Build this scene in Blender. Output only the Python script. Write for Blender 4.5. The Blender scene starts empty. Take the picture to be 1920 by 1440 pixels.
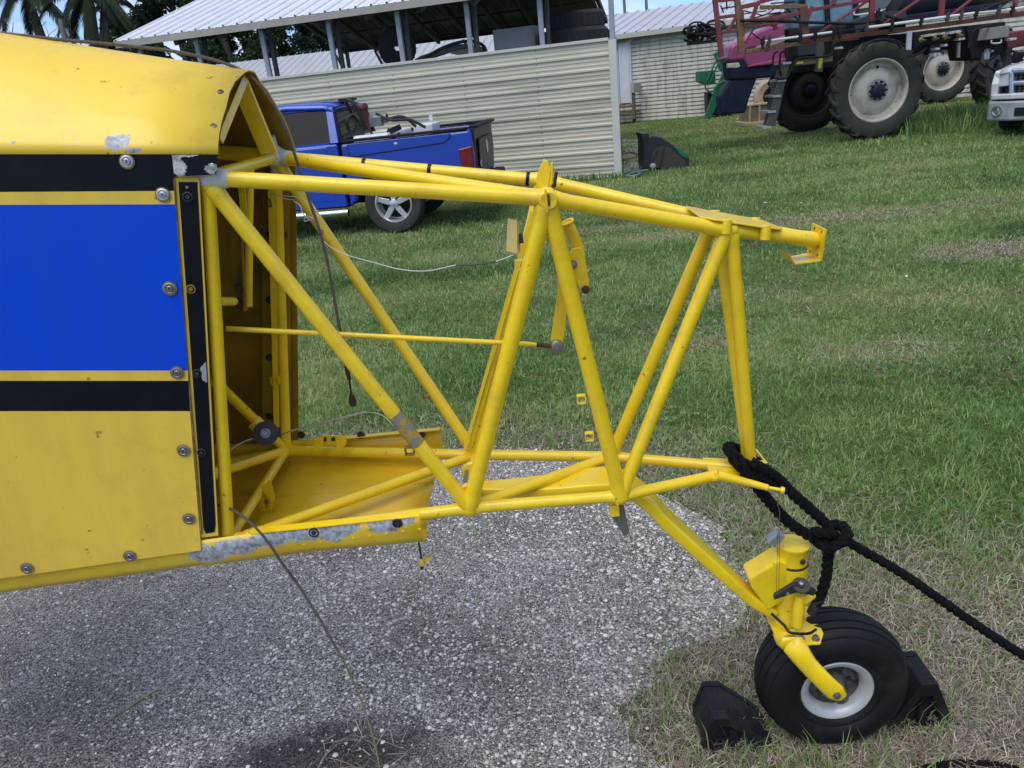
import bpy, bmesh, math, random
import numpy as np
from mathutils import Vector, Matrix, noise as mnoise
from math import sin, cos, pi, radians
random.seed(7); RNG = np.random.default_rng(7)
sc = bpy.context.scene
COL = sc.collection

# ------------------------------------------------------------------ camera
FPX = 1442.0; CAM = Vector((0, 0, 1.75)); PITCH = radians(21.19); ROLL = radians(6.0)
FWD = Vector((0, cos(PITCH), -sin(PITCH))); RT0 = Vector((1, 0, 0)); UP0 = RT0.cross(FWD)
RIGHT = RT0*cos(ROLL) - UP0*sin(ROLL); UPV = UP0*cos(ROLL) + RT0*sin(ROLL)
cd = bpy.data.cameras.new('camera'); cam = bpy.data.objects.new('camera', cd); COL.objects.link(cam)
cd.sensor_width = 36; cd.lens = FPX/1920*36; cd.clip_start = 0.05; cd.clip_end = 2000
mw = Matrix((RIGHT, UPV, -FWD)).transposed().to_4x4(); mw.translation = CAM; cam.matrix_world = mw
sc.camera = cam
sc.render.resolution_x = 1024; sc.render.resolution_y = 768

# ------------------------------------------------------------------ light
SUN_EL, SUN_AZ = radians(64), radians(215)      # azimuth clockwise from +Y: sun high, behind and left of the camera
wd = bpy.data.worlds.new('World'); sc.world = wd; wd.use_nodes = True
nt = wd.node_tree; nt.nodes.clear()
def N(t, typ, **kw):
    n = t.nodes.new(typ)
    for k, v in kw.items(): setattr(n, k, v)
    return n
sky = N(nt, 'ShaderNodeTexSky', sky_type='NISHITA', sun_disc=False, sun_elevation=SUN_EL, sun_rotation=SUN_AZ, dust_density=.25, ozone_density=3.5)
tc = N(nt, 'ShaderNodeTexCoord'); mp = N(nt, 'ShaderNodeMapping'); mp.inputs['Scale'].default_value = (1.4, 1.4, 4.2); mp.inputs['Location'].default_value = (1.3, .5, .7)
ns = N(nt, 'ShaderNodeTexNoise'); ns.inputs['Scale'].default_value = 2.3; ns.inputs['Detail'].default_value = 7; ns.inputs['Roughness'].default_value = .58
rp = N(nt, 'ShaderNodeValToRGB'); rp.color_ramp.elements[0].position = .43; rp.color_ramp.elements[1].position = .70
mx = N(nt, 'ShaderNodeMixRGB'); mx.inputs['Color2'].default_value = (5.7, 5.9, 6.3, 1)
bg = N(nt, 'ShaderNodeBackground'); bg.inputs['Strength'].default_value = .085
wo = N(nt, 'ShaderNodeOutputWorld')
nt.links.new(tc.outputs['Generated'], mp.inputs['Vector']); nt.links.new(mp.outputs[0], ns.inputs['Vector'])
nt.links.new(ns.outputs['Fac'], rp.inputs['Fac']); nt.links.new(rp.outputs['Color'], mx.inputs['Fac'])
tn = N(nt, 'ShaderNodeMixRGB', blend_type='MULTIPLY'); tn.inputs['Fac'].default_value = 1; tn.inputs['Color2'].default_value = (.50, .68, .93, 1)   # clear humid blue between the clouds
nt.links.new(sky.outputs[0], tn.inputs['Color1']); nt.links.new(tn.outputs[0], mx.inputs['Color1']); nt.links.new(mx.outputs[0], bg.inputs['Color']); nt.links.new(bg.outputs[0], wo.inputs['Surface'])
sl = bpy.data.lights.new('sun', 'SUN'); sl.energy = 1.5; sl.angle = radians(60); sl.color = (1, .95, .87)
so = bpy.data.objects.new('sun', sl); COL.objects.link(so)
sd = Vector((sin(SUN_AZ)*cos(SUN_EL), cos(SUN_AZ)*cos(SUN_EL), sin(SUN_EL)))
so.rotation_euler = (-sd).to_track_quat('-Z', 'Y').to_euler(); so.location = (0, 0, 30)
vs = sc.view_settings; vs.view_transform = 'Standard'; vs.look = 'None'; vs.exposure = 1.05; vs.gamma = 1; vs.use_curve_mapping = False
sc.cycles.max_bounces = 8; sc.cycles.use_denoising = True; sc.cycles.transparent_max_bounces = 8

# ------------------------------------------------------------------ photograph measurements -> places in the world
def ray(px, py): return FWD + RIGHT*((px-960)/FPX) - UPV*((py-720)/FPX)
def G(px, py, z=0.0):
    d = ray(px, py); return CAM + d*((z-CAM.z)/d.z)
def atY(px, py, y):
    d = ray(px, py); return CAM + d*(y/d.y)
class Frame:
    """a place with its own axes: hit(px, py, axis, value) is the point of that plane that the measurement looks at, in local axes"""
    def __init__(s, o, rz): s.o = Vector(o); s.rz = rz; s.R = Matrix.Rotation(-rz, 3, 'Z')
    def hit(s, px, py, ax, val):
        c = s.R @ (CAM - s.o); d = s.R @ ray(px, py); return c + d*((val-c[ax])/d[ax])
    def plane(s, px, py, p0, n):
        c = s.R @ (CAM - s.o); d = s.R @ ray(px, py); return c + d*((Vector(p0)-c).dot(n)/d.dot(n))
    def loc(s, w): return s.R @ (Vector(w) - s.o)

# ------------------------------------------------------------------ materials
MATS = {}
def mat(name, col, rough=.5, metal=0., col2=None, nscale=8., namt=.5, bump=0., bscale=60., coat=0., spec=.5, stretch=(1, 1, 1), detail=5, rvar=0., chips=None, chipcol=(.45, .46, .48), ramp=(.35, .65), specks=0.):
    if name in MATS: return MATS[name]
    m = bpy.data.materials.new(name); m.use_nodes = True; t = m.node_tree; b = t.nodes['Principled BSDF']; MATS[name] = m
    b.inputs['Roughness'].default_value = rough; b.inputs['Metallic'].default_value = metal
    b.inputs['Coat Weight'].default_value = coat; b.inputs['Coat Roughness'].default_value = .12; b.inputs['Specular IOR Level'].default_value = spec
    tcn = N(t, 'ShaderNodeTexCoord'); mpn = N(t, 'ShaderNodeMapping'); mpn.inputs['Scale'].default_value = stretch
    t.links.new(tcn.outputs['Object'], mpn.inputs['Vector'])
    nz = N(t, 'ShaderNodeTexNoise'); nz.inputs['Scale'].default_value = nscale; nz.inputs['Detail'].default_value = detail; nz.inputs['Roughness'].default_value = .6
    t.links.new(mpn.outputs[0], nz.inputs['Vector'])
    rr = N(t, 'ShaderNodeValToRGB'); rr.color_ramp.elements[0].position, rr.color_ramp.elements[1].position = ramp
    t.links.new(nz.outputs['Fac'], rr.inputs['Fac'])
    ml = N(t, 'ShaderNodeMath', operation='MULTIPLY'); ml.inputs[1].default_value = namt; t.links.new(rr.outputs['Color'], ml.inputs[0])
    mc = N(t, 'ShaderNodeMixRGB'); c2 = col2 or tuple(x*.72 for x in col)
    mc.inputs['Color1'].default_value = (*col, 1); mc.inputs['Color2'].default_value = (*c2, 1); t.links.new(ml.outputs[0], mc.inputs['Fac'])
    out = mc.outputs[0]
    if specks:      # pinhole rust, fly spots and a little grime
        nk = N(t, 'ShaderNodeTexNoise'); nk.inputs['Scale'].default_value = specks; nk.inputs['Detail'].default_value = 3; t.links.new(tcn.outputs['Object'], nk.inputs['Vector'])
        rk = N(t, 'ShaderNodeValToRGB'); rk.color_ramp.elements[0].position = .70; rk.color_ramp.elements[1].position = .745; rk.color_ramp.elements[1].color = (.75, .75, .75, 1); t.links.new(nk.outputs['Fac'], rk.inputs['Fac'])
        mk = N(t, 'ShaderNodeMixRGB'); mk.inputs['Color2'].default_value = (.12, .07, .03, 1); t.links.new(rk.outputs['Color'], mk.inputs['Fac']); t.links.new(out, mk.inputs['Color1'])
        ng_ = N(t, 'ShaderNodeTexNoise'); ng_.inputs['Scale'].default_value = specks*.11; ng_.inputs['Detail'].default_value = 9; ng_.inputs['Roughness'].default_value = .72; t.links.new(tcn.outputs['Object'], ng_.inputs['Vector'])
        rg_ = N(t, 'ShaderNodeValToRGB'); rg_.color_ramp.elements[0].position = .52; rg_.color_ramp.elements[1].position = .8; rg_.color_ramp.elements[1].color = (.55, .55, .55, 1); t.links.new(ng_.outputs['Fac'], rg_.inputs['Fac'])
        mg = N(t, 'ShaderNodeMixRGB'); mg.inputs['Color2'].default_value = (.34, .22, .05, 1); t.links.new(rg_.outputs['Color'], mg.inputs['Fac']); t.links.new(mk.outputs[0], mg.inputs['Color1']); out = mg.outputs[0]
    if chips:
        acc = None
        ng = N(t, 'ShaderNodeTexNoise'); ng.inputs['Scale'].default_value = 70; ng.inputs['Detail'].default_value = 10; ng.inputs['Roughness'].default_value = .75; t.links.new(tcn.outputs['Object'], ng.inputs['Vector'])
        for (p, r, amp) in chips:
            sx = N(t, 'ShaderNodeVectorMath', operation='SUBTRACT'); sx.inputs[1].default_value = p; t.links.new(tcn.outputs['Object'], sx.inputs[0])
            dv = N(t, 'ShaderNodeVectorMath', operation='DIVIDE'); dv.inputs[1].default_value = r; t.links.new(sx.outputs[0], dv.inputs[0])
            ln = N(t, 'ShaderNodeVectorMath', operation='LENGTH'); t.links.new(dv.outputs[0], ln.inputs[0])
            ma = N(t, 'ShaderNodeMath', operation='MULTIPLY_ADD'); ma.inputs[1].default_value = amp*3; t.links.new(ng.outputs['Fac'], ma.inputs[0]); t.links.new(ln.outputs['Value'], ma.inputs[2])
            lt = N(t, 'ShaderNodeMath', operation='LESS_THAN'); lt.inputs[1].default_value = 1 + amp*1.5; t.links.new(ma.outputs[0], lt.inputs[0])
            if acc is None: acc = lt
            else:
                mm = N(t, 'ShaderNodeMath', operation='MAXIMUM'); t.links.new(acc.outputs[0], mm.inputs[0]); t.links.new(lt.outputs[0], mm.inputs[1]); acc = mm
        n2 = N(t, 'ShaderNodeTexNoise'); n2.inputs['Scale'].default_value = 75; n2.inputs['Detail'].default_value = 10; n2.inputs['Roughness'].default_value = .7; t.links.new(tcn.outputs['Object'], n2.inputs['Vector'])
        r2 = N(t, 'ShaderNodeValToRGB'); r2.color_ramp.elements[0].position = .35; r2.color_ramp.elements[1].position = .66
        r2.color_ramp.elements[0].color = (*[x*.35 for x in chipcol], 1); r2.color_ramp.elements[1].color = (*[min(1, x*1.4) for x in chipcol], 1)
        t.links.new(n2.outputs['Fac'], r2.inputs['Fac'])
        mc2 = N(t, 'ShaderNodeMixRGB'); t.links.new(acc.outputs[0], mc2.inputs['Fac']); t.links.new(out, mc2.inputs['Color1']); t.links.new(r2.outputs[0], mc2.inputs['Color2']); out = mc2.outputs[0]
        mr = N(t, 'ShaderNodeMapRange'); mr.inputs['To Min'].default_value = rough; mr.inputs['To Max'].default_value = .6; t.links.new(acc.outputs[0], mr.inputs['Value']); t.links.new(mr.outputs[0], b.inputs['Roughness'])
    elif rvar:
        mr = N(t, 'ShaderNodeMapRange'); mr.inputs['To Min'].default_value = max(.02, rough-rvar); mr.inputs['To Max'].default_value = min(1, rough+rvar)
        t.links.new(nz.outputs['Fac'], mr.inputs['Value']); t.links.new(mr.outputs[0], b.inputs['Roughness'])
    t.links.new(out, b.inputs['Base Color'])
    if bump:
        nb = N(t, 'ShaderNodeTexNoise'); nb.inputs['Scale'].default_value = bscale; nb.inputs['Detail'].default_value = 4; t.links.new(mpn.outputs[0], nb.inputs['Vector'])
        bp = N(t, 'ShaderNodeBump'); bp.inputs['Strength'].default_value = bump; bp.inputs['Distance'].default_value = .01; t.links.new(nb.outputs['Fac'], bp.inputs['Height']); t.links.new(bp.outputs[0], b.inputs['Normal'])
    return m

# ------------------------------------------------------------------ mesh helpers
class MB:
    def __init__(s): s.v = []; s.f = []; s.m = []; s.s = []
    def add(s, vs_, fs_, mi=0, sm=False):
        k = len(s.v); s.v += [tuple(p) for p in vs_]
        for f in fs_: s.f.append([i+k for i in f]); s.m.append(mi); s.s.append(sm)
        return s
    def hexa(s, p, mi=0):          # p: bottom 4 ccw, top 4 ccw
        return s.add(p, [(3, 2, 1, 0), (4, 5, 6, 7), (0, 1, 5, 4), (1, 2, 6, 5), (2, 3, 7, 6), (3, 0, 4, 7)], mi)
    def box(s, c, d, rot=None, mi=0):
        c = Vector(c); h = Vector(d)*.5
        p = [Vector((x*h.x, y*h.y, z*h.z)) for z in (-1, 1) for x, y in ((-1, -1), (1, -1), (1, 1), (-1, 1))]
        if rot is not None: p = [rot @ q for q in p]
        return s.hexa([q+c for q in p], mi)
    def beam(s, a, b, w, h, mi=0, up=(0, 0, 1)):   # rectangular bar from a to b
        a, b = Vector(a), Vector(b); t = (b-a).normalized(); u = Vector(up)
        sd_ = t.cross(u)
        if sd_.length < 1e-4: sd_ = t.cross(Vector((0, 1, 0)))
        sd_.normalize(); u = sd_.cross(t)
        p = []
        for c in (a, b): p += [c+sd_*(x*w/2)+u*(y*h/2) for x, y in ((-1, -1), (1, -1), (1, 1), (-1, 1))]
        return s.add(p, [(0, 1, 2, 3), (7, 6, 5, 4), (1, 0, 4, 5), (2, 1, 5, 6), (3, 2, 6, 7), (0, 3, 7, 4)], mi)
    def tube(s, pts, r, n=12, mi=0, caps=True, ell=None):
        pts = [Vector(p) for p in pts]; k = len(pts)
        rs = r if isinstance(r, (list, tuple)) else [r]*k
        tang = [(pts[min(i+1, k-1)]-pts[max(i-1, 0)]).normalized() for i in range(k)]
        ref = Vector((0, 0, 1)) if abs(tang[0].z) < .9 else Vector((1, 0, 0))
        u = tang[0].cross(ref).normalized(); V = []; F = []
        for i in range(k):
            u = (u - tang[i]*u.dot(tang[i])).normalized(); w = tang[i].cross(u)
            for j in range(n):
                a = 2*pi*j/n; V.append(pts[i] + (u*cos(a) + w*sin(a))*rs[i])
        for i in range(k-1):
            for j in range(n): F.append((i*n+j, i*n+(j+1) % n, (i+1)*n+(j+1) % n, (i+1)*n+j))
        s.add(V, F, mi, True)
        if caps:
            s.add(V[:n], [tuple(range(n-1, -1, -1))], mi); s.add(V[-n:], [tuple(range(n))], mi)
        return s
    def lathe(s, prof, o, axis, n=32, mi=0, sm=True):    # prof: (radius, height along axis)
        o = Vector(o); ax = Vector(axis).normalized(); ref = Vector((0, 0, 1)) if abs(ax.z) < .9 else Vector((1, 0, 0))
        u = ax.cross(ref).normalized(); w = ax.cross(u); V = []; F = []; k = len(prof)
        for r, h in prof:
            for j in range(n): a = 2*pi*j/n; V.append(o + ax*h + (u*cos(a)+w*sin(a))*max(r, 1e-5))
        for i in range(k-1):
            for j in range(n): F.append((i*n+j, i*n+(j+1) % n, (i+1)*n+(j+1) % n, (i+1)*n+j))
        return s.add(V, F, mi, sm)
    def prism(s, poly, off, mi=0):
        off = Vector(off); n = len(poly); A = [Vector(p) for p in poly]; B = [p+off for p in A]
        nrm = sum(((A[i]-A[0]).cross(A[(i+1) % n]-A[0]) for i in range(1, n-1)), Vector())
        if nrm.dot(off) > 0: A, B = B, A
        return s.add(A+B, [tuple(range(n)), tuple(range(2*n-1, n-1, -1))] + [(i, i+n, (i+1) % n+n, (i+1) % n) for i in range(n)], mi)
    def grid(s, rows, mi=0, sm=True):
        m = len(rows[0]); V = [p for r in rows for p in r]
        F = [(i*m+j, i*m+j+1, (i+1)*m+j+1, (i+1)*m+j) for i in range(len(rows)-1) for j in range(m-1)]
        return s.add(V, F, mi, sm)
    def ball(s, c, r, n=10, mi=0, sc_=(1, 1, 1)):
        V = []; F = []
        for i in range(n//2+1):
            t = pi*i/(n//2)
            for j in range(n): a = 2*pi*j/n; V.append((c[0]+r*sc_[0]*sin(t)*cos(a), c[1]+r*sc_[1]*sin(t)*sin(a), c[2]+r*sc_[2]*cos(t)))
        for i in range(n//2):
            for j in range(n): F.append((i*n+j, (i+1)*n+j, (i+1)*n+(j+1) % n, i*n+(j+1) % n))
        return s.add(V, F, mi, True)
    def build(s, name, mats, parent=None, bevel=0., solid=0., auto=None, label=None, kind=None, off=-1):
        me = bpy.data.meshes.new(name); me.from_pydata(s.v, [], s.f)
        for m in (mats if isinstance(mats, (list, tuple)) else [mats]): me.materials.append(m)
        me.polygons.foreach_set('material_index', s.m); me.polygons.foreach_set('use_smooth', s.s)
        me.update()
        if any(s.s): me.set_sharp_from_angle(angle=radians(42))
        o = bpy.data.objects.new(name, me); COL.objects.link(o)
        if solid:
            md = o.modifiers.new('thick', 'SOLIDIFY'); md.thickness = solid; md.offset = off
        if bevel:
            md = o.modifiers.new('edge', 'BEVEL'); md.width = bevel; md.segments = 2; md.limit_method = 'ANGLE'; md.angle_limit = radians(35)
        if parent is not None: o.parent = parent
        if label: o['label'] = label
        if kind: o['kind'] = kind
        return o
def thing(name, label, cat, loc=(0, 0, 0), rz=0., group=None):
    o = bpy.data.objects.new(name, None); COL.objects.link(o); o.location = loc; o.rotation_euler = (0, 0, rz); o.empty_display_size = .2
    return tag(o, label, cat, group)
def tag(o, label, cat, group=None):
    o['label'] = label; o['category'] = cat
    if group: o['group'] = group
    return o
def curve(pts, n=10):        # Catmull-Rom through points
    P = [Vector(p) for p in pts]; P = [P[0]*2-P[1]] + P + [P[-1]*2-P[-2]]; out = []
    for i in range(1, len(P)-2):
        for k in range(n):
            t = k/n; a, b, c, d = P[i-1:i+3]
            out.append(.5*((2*b) + (c-a)*t + (2*a-5*b+4*c-d)*t*t + (3*b-a-3*c+d)*t**3))
    return out + [P[-2]]
def copy_part(o, parent, loc=None):
    c = o.copy(); COL.objects.link(c); c.parent = parent
    if loc is not None: c.location = loc
    return c
def vnoise(x, y, s, seed=0):     # smooth value noise on arrays
    r = np.random.default_rng(seed); T = r.random((64, 64)); x = np.asarray(x)*s+100; y = np.asarray(y)*s+100
    xi = np.floor(x).astype(int); yi = np.floor(y).astype(int); fx = x-xi; fy = y-yi; fx = fx*fx*(3-2*fx); fy = fy*fy*(3-2*fy)
    g = lambda a, b: T[a % 64, b % 64]
    return (g(xi, yi)*(1-fx)+g(xi+1, yi)*fx)*(1-fy) + (g(xi, yi+1)*(1-fx)+g(xi+1, yi+1)*fx)*fy
def fnoise(x, y, s, seed=0): return vnoise(x, y, s, seed)*.55 + vnoise(x, y, s*2.1, seed+1)*.28 + vnoise(x, y, s*4.3, seed+2)*.17
# ------------------------------------------------------------------ ground
def ground_mat():
    m = bpy.data.materials.new('lawn_soil'); m.use_nodes = True; t = m.node_tree; b = t.nodes['Principled BSDF']; b.inputs['Roughness'].default_value = .95; b.inputs['Specular IOR Level'].default_value = .1
    tcn = N(t, 'ShaderNodeTexCoord')
    def nz(s, d=6):
        n = N(t, 'ShaderNodeTexNoise'); n.inputs['Scale'].default_value = s; n.inputs['Detail'].default_value = d; n.inputs['Roughness'].default_value = .65; t.links.new(tcn.outputs['Object'], n.inputs['Vector']); return n
    a, c, e = nz(.55), nz(26), nz(2.2)
    r1 = N(t, 'ShaderNodeValToRGB'); r1.color_ramp.elements[0].position = .42; r1.color_ramp.elements[1].position = .62
    r1.color_ramp.elements[0].color = (.07, .115, .03, 1); r1.color_ramp.elements[1].color = (.15, .155, .07, 1); t.links.new(a.outputs['Fac'], r1.inputs['Fac'])
    r2 = N(t, 'ShaderNodeValToRGB'); r2.color_ramp.elements[0].position = .3; r2.color_ramp.elements[1].position = .72
    r2.color_ramp.elements[0].color = (.35, .33, .3, 1); r2.color_ramp.elements[1].color = (1.5, 1.45, 1.35, 1); t.links.new(c.outputs['Fac'], r2.inputs['Fac'])
    mm = N(t, 'ShaderNodeMixRGB', blend_type='MULTIPLY'); mm.inputs['Fac'].default_value = 1; t.links.new(r1.outputs[0], mm.inputs['Color1']); t.links.new(r2.outputs[0], mm.inputs['Color2'])
    t.links.new(mm.outputs[0], b.inputs['Base Color'])
    bp = N(t, 'ShaderNodeBump'); bp.inputs['Strength'].default_value = .8; bp.inputs['Distance'].default_value = .03; t.links.new(c.outputs['Fac'], bp.inputs['Height']); t.links.new(bp.outputs[0], b.inputs['Normal'])
    return m
mb = MB(); R_ = 900
xs = [-R_, -120, -40, -15, -6, 0, 6, 15, 40, 120, R_]
mb.grid([[(x, y, 0) for x in xs] for y in xs], sm=False)
gr = mb.build('ground', ground_mat()); gr['kind'] = 'structure'

# paved apron: dark binder with pale stones; its edge against the lawn is ragged
EDGE = [G(*p) for p in ((560, 852), (780, 843), (1000, 841), (1150, 868), (1240, 925), (1330, 990), (1405, 1090), (1395, 1180), (1210, 1265), (1185, 1330), (1225, 1440))]
PAV = [(-9, 4.6), (-3.5, 4.05)] + [(p.x, p.y) for p in EDGE] + [(.33, 1.3), (.45, .4), (.8, -3), (-9, -3)]
def densify(poly, step, amp):
    out = []
    for i, (x, y) in enumerate(poly):
        x2, y2 = poly[(i+1) % len(poly)]; L_ = math.hypot(x2-x, y2-y); k = max(1, int(L_/step))
        for j in range(k):
            t = j/k; px, py = x+(x2-x)*t, y+(y2-y)*t
            q = mnoise.noise_vector(Vector((px*5, py*5, 0)))*amp + mnoise.noise_vector(Vector((px*19, py*19, 3)))*amp*.45
            out.append((px+q.x, py+q.y))
    return out
PAVD = densify(PAV, .02, .075)
def inpoly(x, y, poly):
    r = np.zeros(x.shape, bool); n = len(poly)
    for i in range(n):
        (x1, y1), (x2, y2) = poly[i], poly[(i+1) % n]
        if y1 == y2: continue
        c = ((y1 > y) != (y2 > y)) & (x < (x2-x1)*(y-y1)/(y2-y1)+x1); r ^= c
    return r
PA = np.array([(p[0], p[1]) for p in densify([(p.x, p.y) for p in EDGE], .06, .0)])
def edist(x, y):
    d = np.full(x.shape, 1e9)
    for a, b in PA: d = np.minimum(d, (x-a)**2+(y-b)**2)
    return np.sqrt(d)
def pave_mat():
    m = bpy.data.materials.new('exposed_aggregate'); m.use_nodes = True; t = m.node_tree; b = t.nodes['Principled BSDF']; b.inputs['Roughness'].default_value = .85
    tcn = N(t, 'ShaderNodeTexCoord')
    v = N(t, 'ShaderNodeTexVoronoi'); v.inputs['Scale'].default_value = 210; v.inputs['Randomness'].default_value = 1; t.links.new(tcn.outputs['Object'], v.inputs['Vector'])
    rc = N(t, 'ShaderNodeValToRGB'); cr = rc.color_ramp; cr.elements[0].position = .0; cr.elements[0].color = (.09, .085, .078, 1); cr.elements[1].position = 1; cr.elements[1].color = (.66, .635, .59, 1)
    e = cr.elements.new(.28); e.color = (.165, .157, .145, 1); e = cr.elements.new(.55); e.color = (.42, .40, .375, 1)
    sp = N(t, 'ShaderNodeSeparateColor'); t.links.new(v.outputs['Color'], sp.inputs[0]); t.links.new(sp.outputs[0], rc.inputs['Fac'])
    r2 = N(t, 'ShaderNodeValToRGB'); r2.color_ramp.elements[0].position = .3; r2.color_ramp.elements[0].color = (1, 1, 1, 1); r2.color_ramp.elements[1].position = .62; r2.color_ramp.elements[1].color = (.1, .1, .1, 1)
    t.links.new(v.outputs['Distance'], r2.inputs['Fac'])
    mm = N(t, 'ShaderNodeMixRGB', blend_type='MULTIPLY'); mm.inputs['Fac'].default_value = .5; t.links.new(rc.outputs[0], mm.inputs['Color1']); t.links.new(r2.outputs[0], mm.inputs['Color2'])
    # old oil and dirt stains at random; then one dark oval, ragged at its edge
    n = N(t, 'ShaderNodeTexNoise'); n.inputs['Scale'].default_value = 1.5; n.inputs['Detail'].default_value = 7; t.links.new(tcn.outputs['Object'], n.inputs['Vector'])
    r3 = N(t, 'ShaderNodeValToRGB'); r3.color_ramp.elements[0].position = .40; r3.color_ramp.elements[0].color = (.64, .62, .58, 1); r3.color_ramp.elements[1].position = .6; r3.color_ramp.elements[1].color = (1, 1, 1, 1); t.links.new(n.outputs['Fac'], r3.inputs['Fac'])
    m2 = N(t, 'ShaderNodeMixRGB', blend_type='MULTIPLY'); m2.inputs['Fac'].default_value = 1; t.links.new(mm.outputs[0], m2.inputs['Color1']); t.links.new(r3.outputs[0], m2.inputs['Color2'])
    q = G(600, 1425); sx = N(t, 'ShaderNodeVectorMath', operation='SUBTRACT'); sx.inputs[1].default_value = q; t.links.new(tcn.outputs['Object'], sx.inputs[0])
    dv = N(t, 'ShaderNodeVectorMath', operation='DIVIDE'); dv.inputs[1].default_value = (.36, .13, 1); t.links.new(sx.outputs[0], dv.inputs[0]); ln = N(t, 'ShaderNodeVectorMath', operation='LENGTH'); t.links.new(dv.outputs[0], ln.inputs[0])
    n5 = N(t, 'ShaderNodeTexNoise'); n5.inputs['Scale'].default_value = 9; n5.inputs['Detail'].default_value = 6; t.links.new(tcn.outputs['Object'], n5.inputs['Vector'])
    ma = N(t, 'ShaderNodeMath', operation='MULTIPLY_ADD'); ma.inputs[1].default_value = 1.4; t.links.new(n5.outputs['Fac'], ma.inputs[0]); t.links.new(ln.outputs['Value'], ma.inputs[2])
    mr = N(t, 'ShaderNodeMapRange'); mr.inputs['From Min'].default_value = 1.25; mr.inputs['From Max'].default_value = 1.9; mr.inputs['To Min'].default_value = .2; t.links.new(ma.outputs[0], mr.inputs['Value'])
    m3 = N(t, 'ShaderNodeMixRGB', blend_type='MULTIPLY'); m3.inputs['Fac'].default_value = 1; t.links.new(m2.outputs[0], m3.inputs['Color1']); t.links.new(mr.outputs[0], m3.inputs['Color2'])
    t.links.new(m3.outputs[0], b.inputs['Base Color'])
    bp = N(t, 'ShaderNodeBump'); bp.inputs['Strength'].default_value = 1; bp.inputs['Distance'].default_value = .004; bp.invert = True; t.links.new(v.outputs['Distance'], bp.inputs['Height']); t.links.new(bp.outputs[0], b.inputs['Normal'])
    return m
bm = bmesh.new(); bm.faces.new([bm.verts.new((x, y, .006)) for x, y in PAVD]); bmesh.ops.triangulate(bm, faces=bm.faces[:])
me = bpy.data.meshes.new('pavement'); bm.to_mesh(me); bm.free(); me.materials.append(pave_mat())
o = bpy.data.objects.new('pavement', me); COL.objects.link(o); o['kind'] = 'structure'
if me.polygons[0].normal.z < 0: me.flip_normals()

def attr_mat(name, stops, rough=.8, trans=0., spec=.3, attr='tone'):
    m = bpy.data.materials.new(name); m.use_nodes = True; t = m.node_tree; b = t.nodes['Principled BSDF']; b.inputs['Roughness'].default_value = rough; b.inputs['Specular IOR Level'].default_value = spec
    a = N(t, 'ShaderNodeAttribute', attribute_name=attr); r = N(t, 'ShaderNodeValToRGB'); cr = r.color_ramp
    while len(cr.elements) < len(stops): cr.elements.new(.5)
    for e, (p, c) in zip(cr.elements, stops): e.position = p; e.color = (*c, 1)
    t.links.new(a.outputs['Fac'], r.inputs['Fac']); t.links.new(r.outputs[0], b.inputs['Base Color'])
    if trans:
        tr = N(t, 'ShaderNodeBsdfTranslucent'); ms = N(t, 'ShaderNodeMixShader'); ms.inputs[0].default_value = trans; t.links.new(r.outputs[0], tr.inputs['Color'])
        t.links.new(b.outputs[0], ms.inputs[1]); t.links.new(tr.outputs[0], ms.inputs[2]); t.links.new(ms.outputs[0], t.nodes['Material Output'].inputs['Surface'])
    return m
def fast_mesh(name, V, faces, tone, mat_, smooth=False):    # V (n,3); faces: list of int arrays (m,k)
    me = bpy.data.meshes.new(name); me.vertices.add(len(V)); me.vertices.foreach_set('co', np.asarray(V, np.float32).ravel())
    li = np.concatenate([f.ravel() for f in faces]).astype(np.int32); tot = np.concatenate([np.full(len(f), f.shape[1]) for f in faces]).astype(np.int32)
    st = np.concatenate([[0], np.cumsum(tot)[:-1]]).astype(np.int32)
    me.loops.add(len(li)); me.loops.foreach_set('vertex_index', li); me.polygons.add(len(tot)); me.polygons.foreach_set('loop_start', st); me.polygons.foreach_set('loop_total', tot)
    if smooth: me.polygons.foreach_set('use_smooth', np.ones(len(tot), bool))
    a = me.attributes.new('tone', 'FLOAT', 'POINT'); a.data.foreach_set('value', np.asarray(tone, np.float32))
    me.materials.append(mat_); me.update(calc_edges=True); o = bpy.data.objects.new(name, me); COL.objects.link(o); o['kind'] = 'stuff'; return o

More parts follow.
